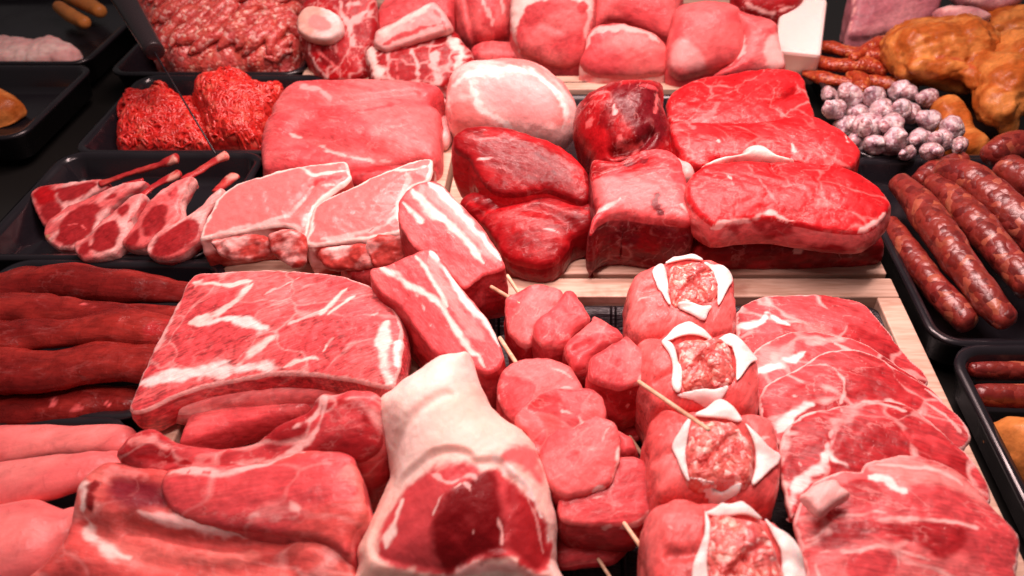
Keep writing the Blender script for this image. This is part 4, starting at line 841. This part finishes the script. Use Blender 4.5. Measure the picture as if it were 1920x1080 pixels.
# ================================================================== PORK KNUCKLE
piece('pork_knuckle', 'big raw pork knuckle with pale skin and an open red cut, bottom centre', 'pork knuckle', [(795,681),(818,665),(850,656),(872,653),(884,664),(901,713),(925,758),(950,781),(986,803),(1007,836),(1027,893),(1043,966),(1044,1047),(1035,1110),(680,1120),(664,1060),(661,1031),(672,1007),(684,986),(701,950),(721,901),(721,852),(708,810),(698,775),(699,755),(712,738),(744,716)], .070, g=(0, .42), zb=.0, R=.045, dome=.020, inset=.012, mat='skin', col=('skin', 'skin2'), cf=10, vein=0, fib=.25, amp=.0012, freq=20, grain=50, mot=.5, calm=.7, rough=.40, res=1.2,
      polys=[([(806,884),(826,872),(860,866),(890,872),(905,886),(940,882),(960,905),(990,925),(1010,960),(1030,1000),(1034,1060),(1010,1078),(980,1060),(950,1045),(900,1058),(850,1080),(760,1070),(712,1050),(708,1010),(730,960),(760,915)], 'pork', .0025),
             ([(826,950),(845,925),(870,905),(905,886),(930,895),(945,950),(944,1020),(930,1045),(880,1055),(840,1078),(812,1040),(808,990)], 'beef', .003),
             ([(950,905),(985,925),(1010,960),(1024,1000),(1026,1050),(1005,1070),(970,1050),(955,1010),(950,950)], 'porkdeep', .003),
             ([(945,845),(985,835),(1005,850),(1016,890),(1010,905),(980,880),(950,868)], 'heart', .003)],
      strokes=[([(925,860,18),(960,885,16),(990,915,14),(1010,950,7),(1030,1010,5)], 'white', .5), ([(800,885,8),(840,905,7),(880,890,10),(900,905,9)], 'fatpink'), ([(882,910,6),(898,960,6),(885,1000,4)], 'fatpink'), ([(815,960,6),(835,925,6),(870,905,8)], 'fat'), ([(870,905,10),(885,915,10)], 'paler'), ([(930,960,6),(945,1020,6)], 'fatpink'), ([(760,930,14),(745,970,16),(720,1030,18)], 'skin2', .6), ([(850,1075,18),(900,1065,18),(960,1062,18),(1000,1085,16)], 'fatpink', .6), ([(925,880,3),(950,870,3)], 'fat'), ([(990,930,8),(1012,990,8),(1018,1040,7)], 'fatpink', .5, .5)],
      dents=[([(850,765),(815,785),(780,815),(750,850),(730,890)], .0035, .0045), ([(735,790),(742,840),(735,900)], .002, .006), ([(806,884),(826,872),(860,866),(890,872),(905,886),(940,882),(960,905),(990,925),(1010,960),(1030,1000),(1034,1060),(1010,1078),(980,1060),(950,1045),(900,1058),(850,1080),(760,1070),(712,1050),(708,1010),(730,960),(760,915)], .0035, -.003), ([(880,915),(892,960),(870,1010)], .0015, .006), ([(945,890),(960,950),(950,1010)], .002, .005)])

# ================================================================== SKEWERS
G = 'raw pork skewers on wooden sticks'
def stick(parent, a, b, w=7.5):
    tube('wooden_stick', None, None, [(*a, w), ((a[0]+b[0])/2, (a[1]+b[1])/2, (a[2]+b[2])/2, w), (*b, w)], mat='stickwood', parent=parent, seg=12, amp=0, amp2=.00008, ends=.5, step=.006, col=('bone', 'bone'))
def chunk(parent, px, z, g=(0, .32), zb=.0, R=.0035, dome=.003, strokes=[], polys=[], dents=[], col=('pork', 'pork2'), cf=18, **k):
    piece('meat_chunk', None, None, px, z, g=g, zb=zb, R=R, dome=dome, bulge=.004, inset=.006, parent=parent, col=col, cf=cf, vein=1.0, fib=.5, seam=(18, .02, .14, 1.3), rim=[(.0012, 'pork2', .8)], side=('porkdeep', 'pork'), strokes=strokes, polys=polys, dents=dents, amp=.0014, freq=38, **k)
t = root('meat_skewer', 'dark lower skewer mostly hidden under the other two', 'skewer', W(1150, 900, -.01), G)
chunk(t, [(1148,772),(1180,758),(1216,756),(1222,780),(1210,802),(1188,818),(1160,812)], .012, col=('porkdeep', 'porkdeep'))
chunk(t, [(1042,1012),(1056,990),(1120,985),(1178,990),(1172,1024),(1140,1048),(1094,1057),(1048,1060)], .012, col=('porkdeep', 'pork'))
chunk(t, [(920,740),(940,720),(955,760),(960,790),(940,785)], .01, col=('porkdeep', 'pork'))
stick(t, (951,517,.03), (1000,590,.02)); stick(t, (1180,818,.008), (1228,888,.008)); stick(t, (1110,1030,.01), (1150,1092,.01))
t = root('meat_skewer', 'upper pork skewer whose stick points to the third roulade', 'skewer', W(1090, 680, .0), G)
chunk(t, [(944,576),(952,556),(977,543),(1001,532),(1030,534),(1054,548),(1052,580),(1020,606),(1004,640),(984,652),(958,632),(946,604)], .056, zb=-.01, grain=60)
chunk(t, [(1000,622),(1008,596),(1040,572),(1058,546),(1076,544),(1090,568),(1106,592),(1102,606),(1076,624),(1066,640),(1040,652),(1014,646)], .062, zb=-.01, grain=40, strokes=[([(1010,642,8),(1030,646,6)], 'pork2')])
chunk(t, [(1054,650),(1078,624),(1107,602),(1113,592),(1134,600),(1167,627),(1161,645),(1131,660),(1108,676),(1098,694),(1078,698),(1068,686)], .060, zb=.0, grain=20, R=.007, dents=[([(1080,660),(1100,650)], .003, .004)])
chunk(t, [(1100,696),(1107,675),(1131,657),(1158,640),(1176,630),(1198,650),(1216,674),(1224,698),(1212,716),(1190,724),(1158,732),(1124,722),(1104,712)], .066, zb=.0, R=.004, dome=.002, grain=80, cf=14, strokes=[([(1186,722,6),(1200,712,10),(1205,700,6)], 'fatpink'), ([(1178,735,5),(1174,765,6)], 'fatpink'), ([(1155,735,3),(1155,755,3)], 'fatpink')])
stick(t, (921,538,.060), (975,570,.060), 8); stick(t, (1198,716,.074), (1329,806,.118), 8.5)
t = root('meat_skewer', 'lower pork skewer with big round slices next to the knuckle', 'skewer', W(1090, 900, .0), G)
chunk(t, [(932,728),(943,695),(971,676),(1009,671),(1048,679),(1076,699),(1092,726),(1085,760),(1040,780),(1000,792),(964,790),(940,765)], .050, zb=-.01, R=.003, grain=30, cf=14, strokes=[([(1030,690,3),(1060,700,3),(1080,715,3)], 'fatpink'), ([(1040,735,4),(1062,726,5),(1078,732,4)], 'fatpink'), ([(934,735,4),(945,770,5),(965,790,5)], 'fatpink')])
chunk(t, [(1150,806),(1170,808),(1190,826),(1193,848),(1172,860),(1156,850)], .030, zb=.0, R=.008)
chunk(t, [(963,786),(978,762),(995,748),(1025,732),(1068,728),(1108,730),(1132,750),(1136,784),(1118,806),(1076,829),(1017,857),(996,836),(985,812)], .070, zb=.0, R=.003, grain=-20, cf=14, strokes=[([(1050,770,2.5),(1080,780,3),(1100,800,4)], 'fatpink'), ([(1070,808,5),(1100,796,8),(1115,806,7)], 'fat'), ([(1105,740,2.5),(1125,760,3)], 'fatpink')], dents=[([(1000,770),(1020,800),(1010,830)], .006, .008), ([(990,760),(1030,755)], .003, .006)])
chunk(t, [(1014,880),(1012,845),(1035,810),(1075,785),(1120,778),(1150,794),(1164,830),(1160,872),(1142,908),(1116,918),(1091,925),(1055,930),(1030,912)], .062, zb=.0, R=.003, dome=.002, grain=40, cf=12, strokes=[([(1165,835,7),(1158,870,9),(1142,905,10)], 'fat'), ([(1112,920,12),(1135,912,14)], 'white'), ([(1100,850,2.5),(1130,830,3),(1140,800,3)], 'fatpink')])
chunk(t, [(1046,966),(1050,925),(1085,890),(1130,865),(1188,857),(1216,869),(1231,901),(1237,932),(1223,963),(1194,982),(1150,988),(1100,985),(1060,980)], .050, zb=.004, R=.003, dome=.002, grain=10, cf=12, strokes=[([(1230,945,6),(1200,978,8),(1160,992,7)], 'fatpink'), ([(1100,945,3),(1130,936,3)], 'fatpink'), ([(1125,990,8),(1145,985,8)], 'fatpink')])
stick(t, (937,634,.050), (975,692,.056), 8.5); stick(t, (1168,978,.044), (1252,1096,.075), 8.5)

# ================================================================== ROULADES
G = 'pork roulades wrapped in white sheet and filled with mince'
def roulade(label, px, z, opening, flaps, gz=.12):
    c = (np.mean([p[0] for p in px]), np.mean([p[1] for p in px]))
    t = root('stuffed_roulade', label, 'roulade', W(c[0], c[1], .0), G)
    ctr0 = np.array(opening, float).mean(0)
    wp = piece('meat_wrap', None, None, px, z, g=(0, gz), zb=-.014, R=.017, dome=.004, power=1, bulge=.005, inset=.006, parent=t, col=('roul', 'roul2'), cf=12, vein=.12, fib=.8, grain=60, amp=.003, freq=26, rough=.26,
               dents=[(opening, .010, -.005)]+[([tuple(ctr0+(np.array(q)-ctr0)*1.15), tuple(ctr0+(np.array(q)-ctr0)*1.5+[6, 0]), tuple(ctr0+(np.array(q)-ctr0)*2.1)], .0035, .004) for q in opening[::2]],
               strokes=[([(px[i][0]*.7+ctr0[0]*.3, px[i][1]*.7+ctr0[1]*.3, 3), (px[i][0]*.85+ctr0[0]*.15, px[i][1]*.85+ctr0[1]*.15, 4)], 'paler') for i in (1, 6, 9)])
    oc = np.array(opening, float); ctr = oc.mean(0); o2 = [tuple(ctr+(p-ctr)*1.03) for p in oc]
    mf = piece('mince_filling', None, None, o2, z+.009, g=(0, gz), th=.02, R=.006, dome=.006, parent=t, mat='mincefine', amp=.0026, freq=70, amp2=.0010, res=1.1, dents=[([(ctr[0]-30, ctr[1]+35), (ctr[0]-2, ctr[1]+2), (ctr[0]+35, ctr[1]-25)], .004, .0025), ([(ctr[0]-2, ctr[1]+2), (ctr[0]+25, ctr[1]+38)], .004, .0025)])
    for f in flaps:
        f = [tuple(ctr+(np.array(p)-ctr)*1.08) for p in f]
        piece('folded_sheet', None, None, f, z+.011, drape=[wp, mf], off=.0024, th=.0009, R=.0003, dome=.0004, bulge=0, inset=0, parent=t, mat='fatmat', col=('white', 'white'), vein=0, fib=.1, rough=.4, amp=.0010, freq=24, amp2=0, gr=0, sub=3, jag=.0002)
roulade('rearmost roulade, touching the wooden frame under the beef', [(1177,612),(1180,565),(1184,525),(1204,506),(1240,492),(1281,478),(1320,484),(1355,497),(1375,517),(1380,560),(1379,600),(1368,622),(1332,627),(1280,630),(1235,632),(1195,632)], .062,
        [(1252,508),(1280,498),(1310,496),(1336,506),(1344,535),(1342,566),(1310,575),(1262,574),(1254,545)],
        [[(1250,502),(1262,486),(1281,472),(1300,478),(1316,494),(1284,492)], [(1228,514),(1246,496),(1252,512),(1256,545),(1260,574),(1244,548)], [(1318,497),(1342,502),(1368,515),(1362,540),(1343,574),(1342,535),(1334,510)], [(1272,572),(1300,570),(1330,572),(1324,586),(1318,600),(1298,588)]])
roulade('second roulade from the back, its stuffing between four white corners', [(1190,650),(1205,632),(1240,626),(1270,614),(1292,606),(1315,616),(1338,626),(1380,632),(1412,658),(1420,690),(1424,720),(1416,758),(1390,767),(1332,766),(1280,768),(1230,764),(1212,735),(1196,700)], .068,
        [(1264,650),(1290,643),(1335,636),(1358,644),(1372,674),(1371,716),(1330,726),(1284,732),(1276,700),(1272,672)],
        [[(1246,644),(1270,622),(1294,602),(1312,614),(1338,630),(1310,638),(1270,642)], [(1246,646),(1264,652),(1272,675),(1280,700),(1276,736),(1264,722),(1266,690),(1258,664)], [(1340,632),(1366,626),(1392,642),(1416,660),(1402,685),(1376,716),(1374,690),(1366,658)], [(1272,740),(1310,730),(1360,723),(1352,742),(1334,758),(1310,752)]])
roulade('third roulade from the back, just past the tip of the skewer', [(1214,835),(1218,805),(1226,780),(1250,766),(1290,768),(1321,768),(1349,752),(1390,776),(1430,782),(1456,812),(1464,860),(1463,900),(1450,940),(1418,948),(1370,942),(1330,936),(1275,931),(1240,934),(1222,905)], .074,
        [(1296,798),(1335,794),(1378,796),(1400,825),(1410,862),(1404,906),(1350,910),(1294,900),(1288,856),(1290,825)],
        [[(1306,786),(1326,768),(1348,748),(1366,762),(1388,792),(1360,796),(1330,792)], [(1298,792),(1292,830),(1290,860),(1296,902),(1284,888),(1270,855),(1266,838),(1280,812)], [(1392,800),(1412,816),(1432,840),(1454,862),(1430,888),(1404,910),(1410,880),(1410,850),(1402,822)], [(1292,902),(1340,908),(1386,910),(1372,926),(1352,942),(1326,934)]])
roulade('front roulade, cut off by the bottom edge of the picture', [(1206,1010),(1216,975),(1232,950),(1265,934),(1310,938),(1361,942),(1390,936),(1420,954),(1464,977),(1500,1018),(1516,1070),(1510,1130),(1470,1150),(1340,1160),(1240,1150),(1216,1100)], .080,
        [(1334,975),(1380,972),(1424,982),(1448,1010),(1460,1060),(1462,1120),(1400,1140),(1336,1130),(1330,1050)],
        [[(1330,970),(1352,950),(1381,926),(1400,948),(1426,984),(1385,976)], [(1326,968),(1336,985),(1334,1020),(1328,1060),(1332,1110),(1306,1110),(1308,1060),(1326,1010)], [(1430,984),(1450,996),(1480,1020),(1510,1046),(1504,1080),(1490,1110),(1462,1110),(1460,1060),(1448,1020)]])

# ================================================================== NECK STEAKS
G = 'overlapping marbled pork neck steaks'
K = dict(group=G, R=.002, dome=.007, bulge=.001, th=.010, cf=20, rim=[(.0018, 'paler', .8)], calm=.7, seam=(16, .07, .5, 1.5), gr=.0004, amp=.0016, fib=.9)
def neck(label, px, z, g, **k):
    kk = dict(K); kk.update(k); return piece('neck_steak', label, 'neck steak', px, z, g=g, col=kk.pop('col', ('porkdeep', 'pork')), vein=kk.pop('vein', .9), side=('heart', 'fatpink'), **kk)
neck('rearmost neck steak, against the wooden rail', [(1380,600),(1386,580),(1402,568),(1434,556),(1499,553),(1563,556),(1612,567),(1644,597),(1672,632),(1700,665),(1735,700),(1742,722),(1700,740),(1600,740),(1480,745),(1420,740),(1388,680)], .040, (.02, .16), grain=-20,
     strokes=[([(1380,612,14),(1400,610,18),(1430,602,14),(1436,588,10),(1460,605,8),(1484,612,5)], 'white', .5), ([(1420,700,16),(1455,688,14),(1492,674,16),(1505,655,8)], 'fat', .5), ([(1500,650,7),(1502,635,4),(1530,630,4),(1580,640,5)], 'fatpink'), ([(1425,655,8),(1450,652,7),(1460,650,4)], 'fat')],
     polys=[([(1418,655),(1450,632),(1490,628),(1500,650),(1480,675),(1430,690)], 'porkdeep', .002), ([(1404,600),(1440,598),(1470,612),(1440,628),(1410,622)], 'pork', .002), ([(1490,612),(1540,608),(1560,630),(1520,638)], 'roul2', .004)])
neck('thin neck steak tucked between the rearmost one and the veined one', [(1390,690),(1412,660),(1445,640),(1493,621),(1560,628),(1620,645),(1690,688),(1742,726),(1764,765),(1700,790),(1560,785),(1440,770),(1402,730)], .045, (.02, .16), grain=-30,
     strokes=[([(1400,704,16),(1440,690,18),(1480,680,18),(1510,660,9)], 'white', .5), ([(1560,640,4),(1600,660,5),(1650,690,4)], 'fatpink')])
neck('neck steak with a thin white vein across it, third from the back', [(1422,760),(1428,735),(1445,716),(1470,702),(1504,688),(1530,668),(1560,656),(1601,655),(1649,670),(1703,702),(1745,726),(1780,765),(1810,798),(1817,830),(1780,850),(1650,850),(1500,840),(1452,826),(1430,790)], .050, (.02, .17), grain=-15,
     strokes=[([(1458,810,18),(1480,785,16),(1505,765,18),(1530,752,8)], 'white', .5), ([(1505,690,4),(1550,685,4),(1575,705,5),(1585,740,7),(1575,758,8)], 'fatpink'), ([(1470,745,3),(1520,740,3),(1550,760,3)], 'fatpink'), ([(1600,755,6),(1660,752,8),(1700,762,6)], 'paler'), ([(1730,750,6),(1770,780,7),(1800,815,7)], 'fatpink'), ([(1735,730,5),(1790,775,7),(1814,815,6)], 'paler')],
     polys=[([(1470,755),(1485,725),(1520,712),(1545,725),(1540,745),(1500,758)], 'porkdeep', .003)])
neck('neck steak with a broad white fat corner, just behind the front one', [(1461,850),(1466,824),(1478,801),(1510,776),(1545,768),(1600,757),(1640,752),(1680,754),(1720,772),(1767,811),(1816,854),(1848,905),(1853,945),(1800,965),(1650,960),(1540,950),(1500,962),(1484,970),(1474,930),(1464,895)], .060, (.02, .18), grain=-20,
     strokes=[([(1484,960,10),(1490,925,22),(1510,900,26),(1545,870,24),(1555,852,14),(1575,868,16),(1600,885,10)], 'white', .4), ([(1466,900,12),(1478,930,14),(1484,960,14)], 'fat', .5), ([(1575,765,10),(1570,785,8),(1560,820,6),(1550,848,8)], 'fatpink'), ([(1600,762,7),(1650,756,9),(1700,772,6)], 'paler'), ([(1497,860,4),(1508,872,5)], 'fatpink'), ([(1540,800,3),(1560,790,3)], 'fatpink'), ([(1760,812,4),(1800,850,5),(1838,905,5)], 'pork')],
     polys=[([(1478,850),(1490,812),(1530,785),(1560,790),(1555,830),(1525,850),(1500,865)], 'porkdeep', .002), ([(1465,880),(1475,860),(1500,870),(1510,890),(1490,910),(1470,900)], 'porkdeep', .002)])
ns = neck('front neck steak with several lean lobes set in pink fat', [(1489,985),(1494,955),(1502,935),(1530,905),(1574,884),(1612,886),(1626,868),(1665,858),(1714,852),(1767,868),(1816,897),(1853,940),(1890,978),(1911,1008),(1912,1040),(1906,1080),(1900,1130),(1700,1150),(1530,1130),(1508,1060)], .070, (.02, .17), grain=-10, vein=1.0, col=('pork', 'heart'), dome=.010, R=.003,
     polys=[([(1632,872),(1690,862),(1770,875),(1830,915),(1850,945),(1780,928),(1700,908),(1650,900)], 'heart2', .003), ([(1540,1010),(1570,985),(1630,975),(1655,985),(1640,1010),(1590,1022),(1550,1030)], 'porkdeep', .002), ([(1655,980),(1720,975),(1790,985),(1810,1010),(1770,1040),(1700,1015),(1660,1000)], 'porkdeep', .002), ([(1660,930),(1720,910),(1790,915),(1830,945),(1790,965),(1700,968),(1660,955)], 'pork', .002), ([(1830,1005),(1870,1000),(1900,1030),(1890,1075),(1850,1070)], 'pork', .002), ([(1594,1035),(1640,1030),(1675,1045),(1670,1080),(1600,1085)], 'pork', .002), ([(1560,930),(1600,895),(1640,900),(1655,930),(1600,950)], 'porkdeep', .002)],
     strokes=[([(1505,1015,8),(1540,1002,10),(1580,965,9),(1640,962,9),(1700,972,6),(1790,975,7),(1850,990,7),(1895,1010,6)], 'paler', .5), ([(1530,1040,8),(1590,1030,8),(1640,1022,9),(1690,1030,9),(1740,1050,6)], 'fatpink', .5), ([(1680,1030,7),(1685,1060,7),(1680,1100,6)], 'fatpink'), ([(1525,1030,6),(1530,1060,7),(1540,1100,7)], 'fatpink'), ([(1625,890,12),(1660,905,16),(1695,922,12)], 'white', .4), ([(1640,872,6),(1700,878,8),(1760,885,9),(1800,905,7)], 'paler', .6), ([(1495,975,8),(1520,1010,8)], 'pork2'), ([(1740,1060,5),(1720,1100,6)], 'fatpink')])
piece('fat_scrap', 'small ridged scrap of pale fat lying on the front neck steak', 'fat scrap', [(1500,930),(1520,914),(1545,904),(1568,898),(1580,912),(1596,924),(1584,938),(1560,950),(1536,966),(1520,950)], .090, g=(0, .3), th=.006, R=.003, dome=.002, col=('fatpink', 'paler'), vein=0, fib=.8, grain=60, gr=.001)

# ================================================================== RIGHT TRAYS
G = 'thick raw smoked sausages'
for lab, sp in (
  ('short reddish sausage at the back of the thick sausages', [(1722,338,.022,30),(1752,322,.024,46),(1800,305,.026,44)]),
  ('thickest sausage, bending down from the dusted bites', [(1772,322,.04,50),(1815,335,.046,66),(1862,372,.046,72),(1905,410,.044,72),(1960,460,.04,70)]),
  ('dark red sausage end at the right edge below the chicken', [(1862,290,.05,50),(1890,278,.052,60),(1960,270,.05,60)]),
  ('bulging dark sausage at the right edge, behind the thickest one', [(1890,320,.05,60),(1940,350,.05,70),(2000,380,.05,70)]),
  ('speckled sausage next to the thickest one', [(1750,345,.036,40),(1785,372,.038,54),(1830,420,.038,62),(1878,475,.036,62),(1930,535,.034,62)]),
  ('longest sausage, starting at the tip of the front steak', [(1690,345,.030,44),(1718,375,.034,56),(1760,435,.036,62),(1806,500,.034,62),(1850,560,.03,60),(1884,598,.026,50)]),
  ('leftmost sausage along the rim of its tray', [(1668,420,.012,34),(1696,462,.014,44),(1738,520,.014,50),(1778,566,.014,54),(1812,602,.012,48)])):
    tube('smoked_sausage', lab, 'sausage', sp, mat='sausage', group=G, seg=30, amp=.0018, freq=45, amp2=.0005, rvar=.08, ends=.7, col=('saus', 'saus2'))
G = 'thin dark sausages in the lower right tray'
tube('thin_sausage', 'upper thin dark sausage in the lower right tray', 'sausage', [(1825,693,.006,30),(1870,694,.006,34),(1990,696,.006,36)], mat='sausage', group=G, amp=.0008, ends=.8, col=('saus', 'saus2'))
tube('thin_sausage', 'lower thin dark sausage just above the orange roll', 'sausage', [(1838,740,.008,40),(1890,742,.008,46),(2000,744,.008,46)], mat='sausage', group=G, amp=.0008, ends=.8, col=('saus', 'saus2'))
piece('orange_roll', 'smooth orange roll at the right edge of the lower right tray', 'roll', [(1864,800),(1878,782),(1920,778),(1990,790),(2010,870),(1960,920),(1910,890),(1880,845)], .010, g=(0, .4), zb=-.01, R=.03, dome=.012, col=('orange', 'chick2'), mat='dry', vein=0, fib=.3, cf=12)
# red strips
G = 'reddish brown seasoned meat strips'
for lab, sp in (
  ('topmost seasoned strip, reaching up to the ham', [(1600,108,.04,22),(1630,90,.044,28),(1660,76,.046,26)]),
  ('upper left seasoned strip, pointed at its left end', [(1508,92,.03,16),(1550,88,.036,28),(1600,100,.038,32),(1648,104,.038,34)]),
  ('long seasoned strip curving under the upper one', [(1500,98,.022,18),(1530,112,.028,26),(1570,122,.03,30),(1620,122,.03,34),(1655,130,.028,30)]),
  ('lower left seasoned strip above the dusted bites', [(1512,138,.014,22),(1550,148,.018,28),(1590,155,.018,30)]),
  ('short seasoned strip end standing above the dusted bites', [(1596,140,.022,22),(1614,148,.024,30),(1616,168,.02,28)]),
  ('seasoned strip in the shadow under the chicken', [(1630,150,.014,30),(1670,158,.016,34),(1710,165,.014,34)])):
    tube('seasoned_strip', lab, 'seasoned meat', sp, mat='paprika', group=G, seg=20, amp=.0026, freq=55, amp2=.0008, rvar=.15, flat=.8, ends=.8, col=('papr', 'papr2'))
# white dusted bites
rn = random.Random(11); G = 'white dusted sausage bites heaped in the tray'
pts = [(1552,176,26),(1592,178,40),(1640,182,34),(1690,172,38),(1738,186,34),(1566,206,34),(1606,214,38),(1650,206,36),(1690,206,34),(1585,238,36),(1628,238,44),(1672,236,38),(1708,214,34),(1742,228,38),(1786,240,40),(1612,268,36),(1642,272,34),(1680,262,40),(1722,262,38),(1764,264,38),(1800,272,30),(1665,284,28),(1700,286,28),(1745,286,30)]
names = ['at the rear left corner of the heap', 'with a knotted tip at the rear of the heap', 'sitting third along the rear of the heap', 'highest one, right under the chicken', 'alone at the rear right of the heap', 'against the left rim of the tray, second from the rear', 'in the second row, left of its middle', 'in the middle of the second row', 'in the second row below the highest one', 'against the left rim, halfway down the tray', 'biggest and roundest, near the front left', 'in the centre of the heap', 'right of centre in the second row', 'above the dark gap at the right', 'at the right end leaning on the orange piece', 'in the front left corner of the tray', 'in the front row beside the corner one', 'above the front rim, just left of the middle', 'above the front rim, just right of the middle', 'right of the middle near the front rim', 'at the front right end of the heap', 'low at the front rim, left', 'low at the front rim, centre', 'low at the front rim, right']
for i, (x, y, dd) in enumerate(pts):
    rz = .016+.02*((i % 3)/2)+(.006 if i in (1, 3, 10) else 0)
    s = dd*1.28/2/pxm(W(x, y, rz)); a = rn.uniform(0, 180)
    blob('sausage_bite', 'white dusted sausage bite '+names[i], 'sausage bite', [(x, y, rz, s*1.12, s*.9, s*.9, a), (x+s*0+rn.uniform(-14, 14), y+rn.uniform(-10, 4), rz+.008, s*rn.uniform(.4, .8), s*.5, s*rn.uniform(.4, .7), a)], voxel=.0026, mat='dusted', group=G, amp=.004, freq=52, amp2=.0014, smooth=2, seed=i+3, col=('flour', 'flour2'))
# smoked chickens
G = 'golden smoked chicken pieces'
blob('smoked_chicken', 'whole golden smoked chicken at the top of the right tray', 'smoked chicken', [(1745,95,.055,.062,.05,.040,0),(1800,85,.06,.05,.045,.034,20),(1700,95,.05,.028,.035,.026,40),(1790,140,.035,.035,.022,.020,-10),(1760,60,.06,.05,.03,.02,0),(1830,120,.05,.026,.04,.022,10),(1800,160,.025,.012,.02,.012,30),(1770,128,.055,.04,.012,.012,-8),(1700,130,.04,.02,.014,.014,50),(1835,150,.05,.012,.03,.012,20)], voxel=.0030, mat='dry', group=G, amp=.007, freq=34, amp2=.0022, smooth=2, seed=5, col=('chick', 'chick2'), cf=34, bias=-.08, vein=0, fib=.5, strokes=[([(1755,105,5),(1800,112,7),(1830,130,6)], 'papr2', .8), ([(1780,115,10),(1810,118,12)], 'chick2', .8)])
blob('smoked_chicken', 'golden chicken leg with a curled knuckle at the right edge', 'smoked chicken', [(1880,150,.05,.035,.05,.032,0),(1910,110,.055,.04,.05,.03,0),(1870,195,.035,.028,.035,.025,0),(1886,232,.018,.012,.018,.012,0),(1940,170,.04,.04,.05,.03,0)], voxel=.0034, mat='dry', group=G, amp=.008, freq=36, amp2=.002, smooth=2, seed=6, col=('chick2', 'chick'), cf=20, vein=0, fib=.5)
blob('smoked_chicken', 'golden chicken piece behind the leg in the top right corner', 'smoked chicken', [(1900,55,.05,.05,.04,.03,0),(1860,60,.045,.02,.03,.018,0)], voxel=.0036, mat='dry', group=G, amp=.008, freq=36, amp2=.002, smooth=2, seed=7, col=('chick', 'chick2'), cf=20, vein=0)
piece('orange_fillet', 'flat orange brown smoked fillet between the dusted bites and the leg', 'smoked fillet', [(1752,192),(1775,178),(1800,184),(1822,210),(1830,240),(1856,262),(1850,282),(1810,290),(1780,284),(1770,240)], .016, g=(0, .4), zb=-.01, R=.012, dome=.006, mat='dry', col=('chick', 'chick2'), vein=0, amp=.003, freq=50)
# smoked ham etc.
piece('smoked_ham', 'mauve block of smoked ham behind the red strips', 'smoked ham', [(1590,66),(1598,20),(1604,-40),(1680,-50),(1762,-30),(1764,10),(1740,40),(1700,60),(1660,64),(1620,72)], .065, g=(0, 1.1), zb=.0, R=.01, dome=.004, col=('ham', 'ham2'), vein=.2, cf=14, strokes=[([(1602,-20,5),(1600,30,5),(1592,62,8)], 'fatpink'), ([(1595,58,10),(1640,50,8),(1700,45,8)], 'ham2')])
piece('ham_slice', 'pale pink rounded ham end above the chicken', 'ham end', [(1760,16),(1790,8),(1836,14),(1858,26),(1852,40),(1810,44),(1770,40)], .075, g=(0, 1.0), th=.02, R=.01, dome=.004, col=('ham2', 'paler'), vein=0)
piece('ham_slice', 'pale pink rounded ham end at the top edge', 'ham end', [(1795,-20),(1860,-30),(1920,-20),(1915,4),(1880,16),(1835,12),(1805,0)], .085, g=(0, 1.0), th=.02, R=.01, dome=.004, col=('ham2', 'paler'), vein=0)
# far left trays
piece('pale_mash', 'heap of pale pinkish mash in the far left tray', 'mash', [(-60,80),(0,72),(40,70),(70,78),(100,68),(135,84),(148,96),(128,110),(90,116),(-60,118)], .010, g=(0, .2), zb=-.01, R=.01, dome=.01, mat='skin', col=('paler', 'fat'), vein=0, amp=.004, freq=60)
for lab, sp in (('left orange frankfurter in the top left corner', [(112,14,.012,24),(132,28,.012,27),(158,42,.012,24)]), ('right orange frankfurter in the top left corner', [(130,-6,.014,26),(160,6,.014,30),(186,20,.014,26)])):
    tube('frankfurter', lab, 'frankfurter', sp, group='orange frankfurters', mat='dry', seg=20, col=('orange', 'chick2'), vein=0, fib=0, ends=.9)
piece('orange_roll', 'orange roll at the left edge below the pale mash', 'roll', [(-60,170),(-20,160),(10,168),(36,188),(30,206),(6,226),(-50,232)], .010, g=(0, .5), zb=-.01, R=.02, dome=.01, mat='dry', col=('orange', 'chick'), vein=0)
# divider
def rod(name, a, b, wa, wb, mat, **k): return tube(name, None, None, [(*a, wa), ((a[0]+b[0])/2, (a[1]+b[1])/2, (a[2]+b[2])/2, (wa+wb)/2), (*b, wb)], mat=mat, amp=0, amp2=0, ends=.2, step=.01, seg=20, col=('purple', 'purple'), **k)
t = root('shelf_divider', 'black holder gripping a thin clear divider edge at the upper left', 'divider', W(330, 200, .02))
rod('holder', (216, -30, .12), (290, 96, .10), 44, 36, 'blackplastic', parent=t)
rod('divider_edge', (290, 98, .10), (404, 288, .03), 3.2, 3.6, 'tray', parent=t)
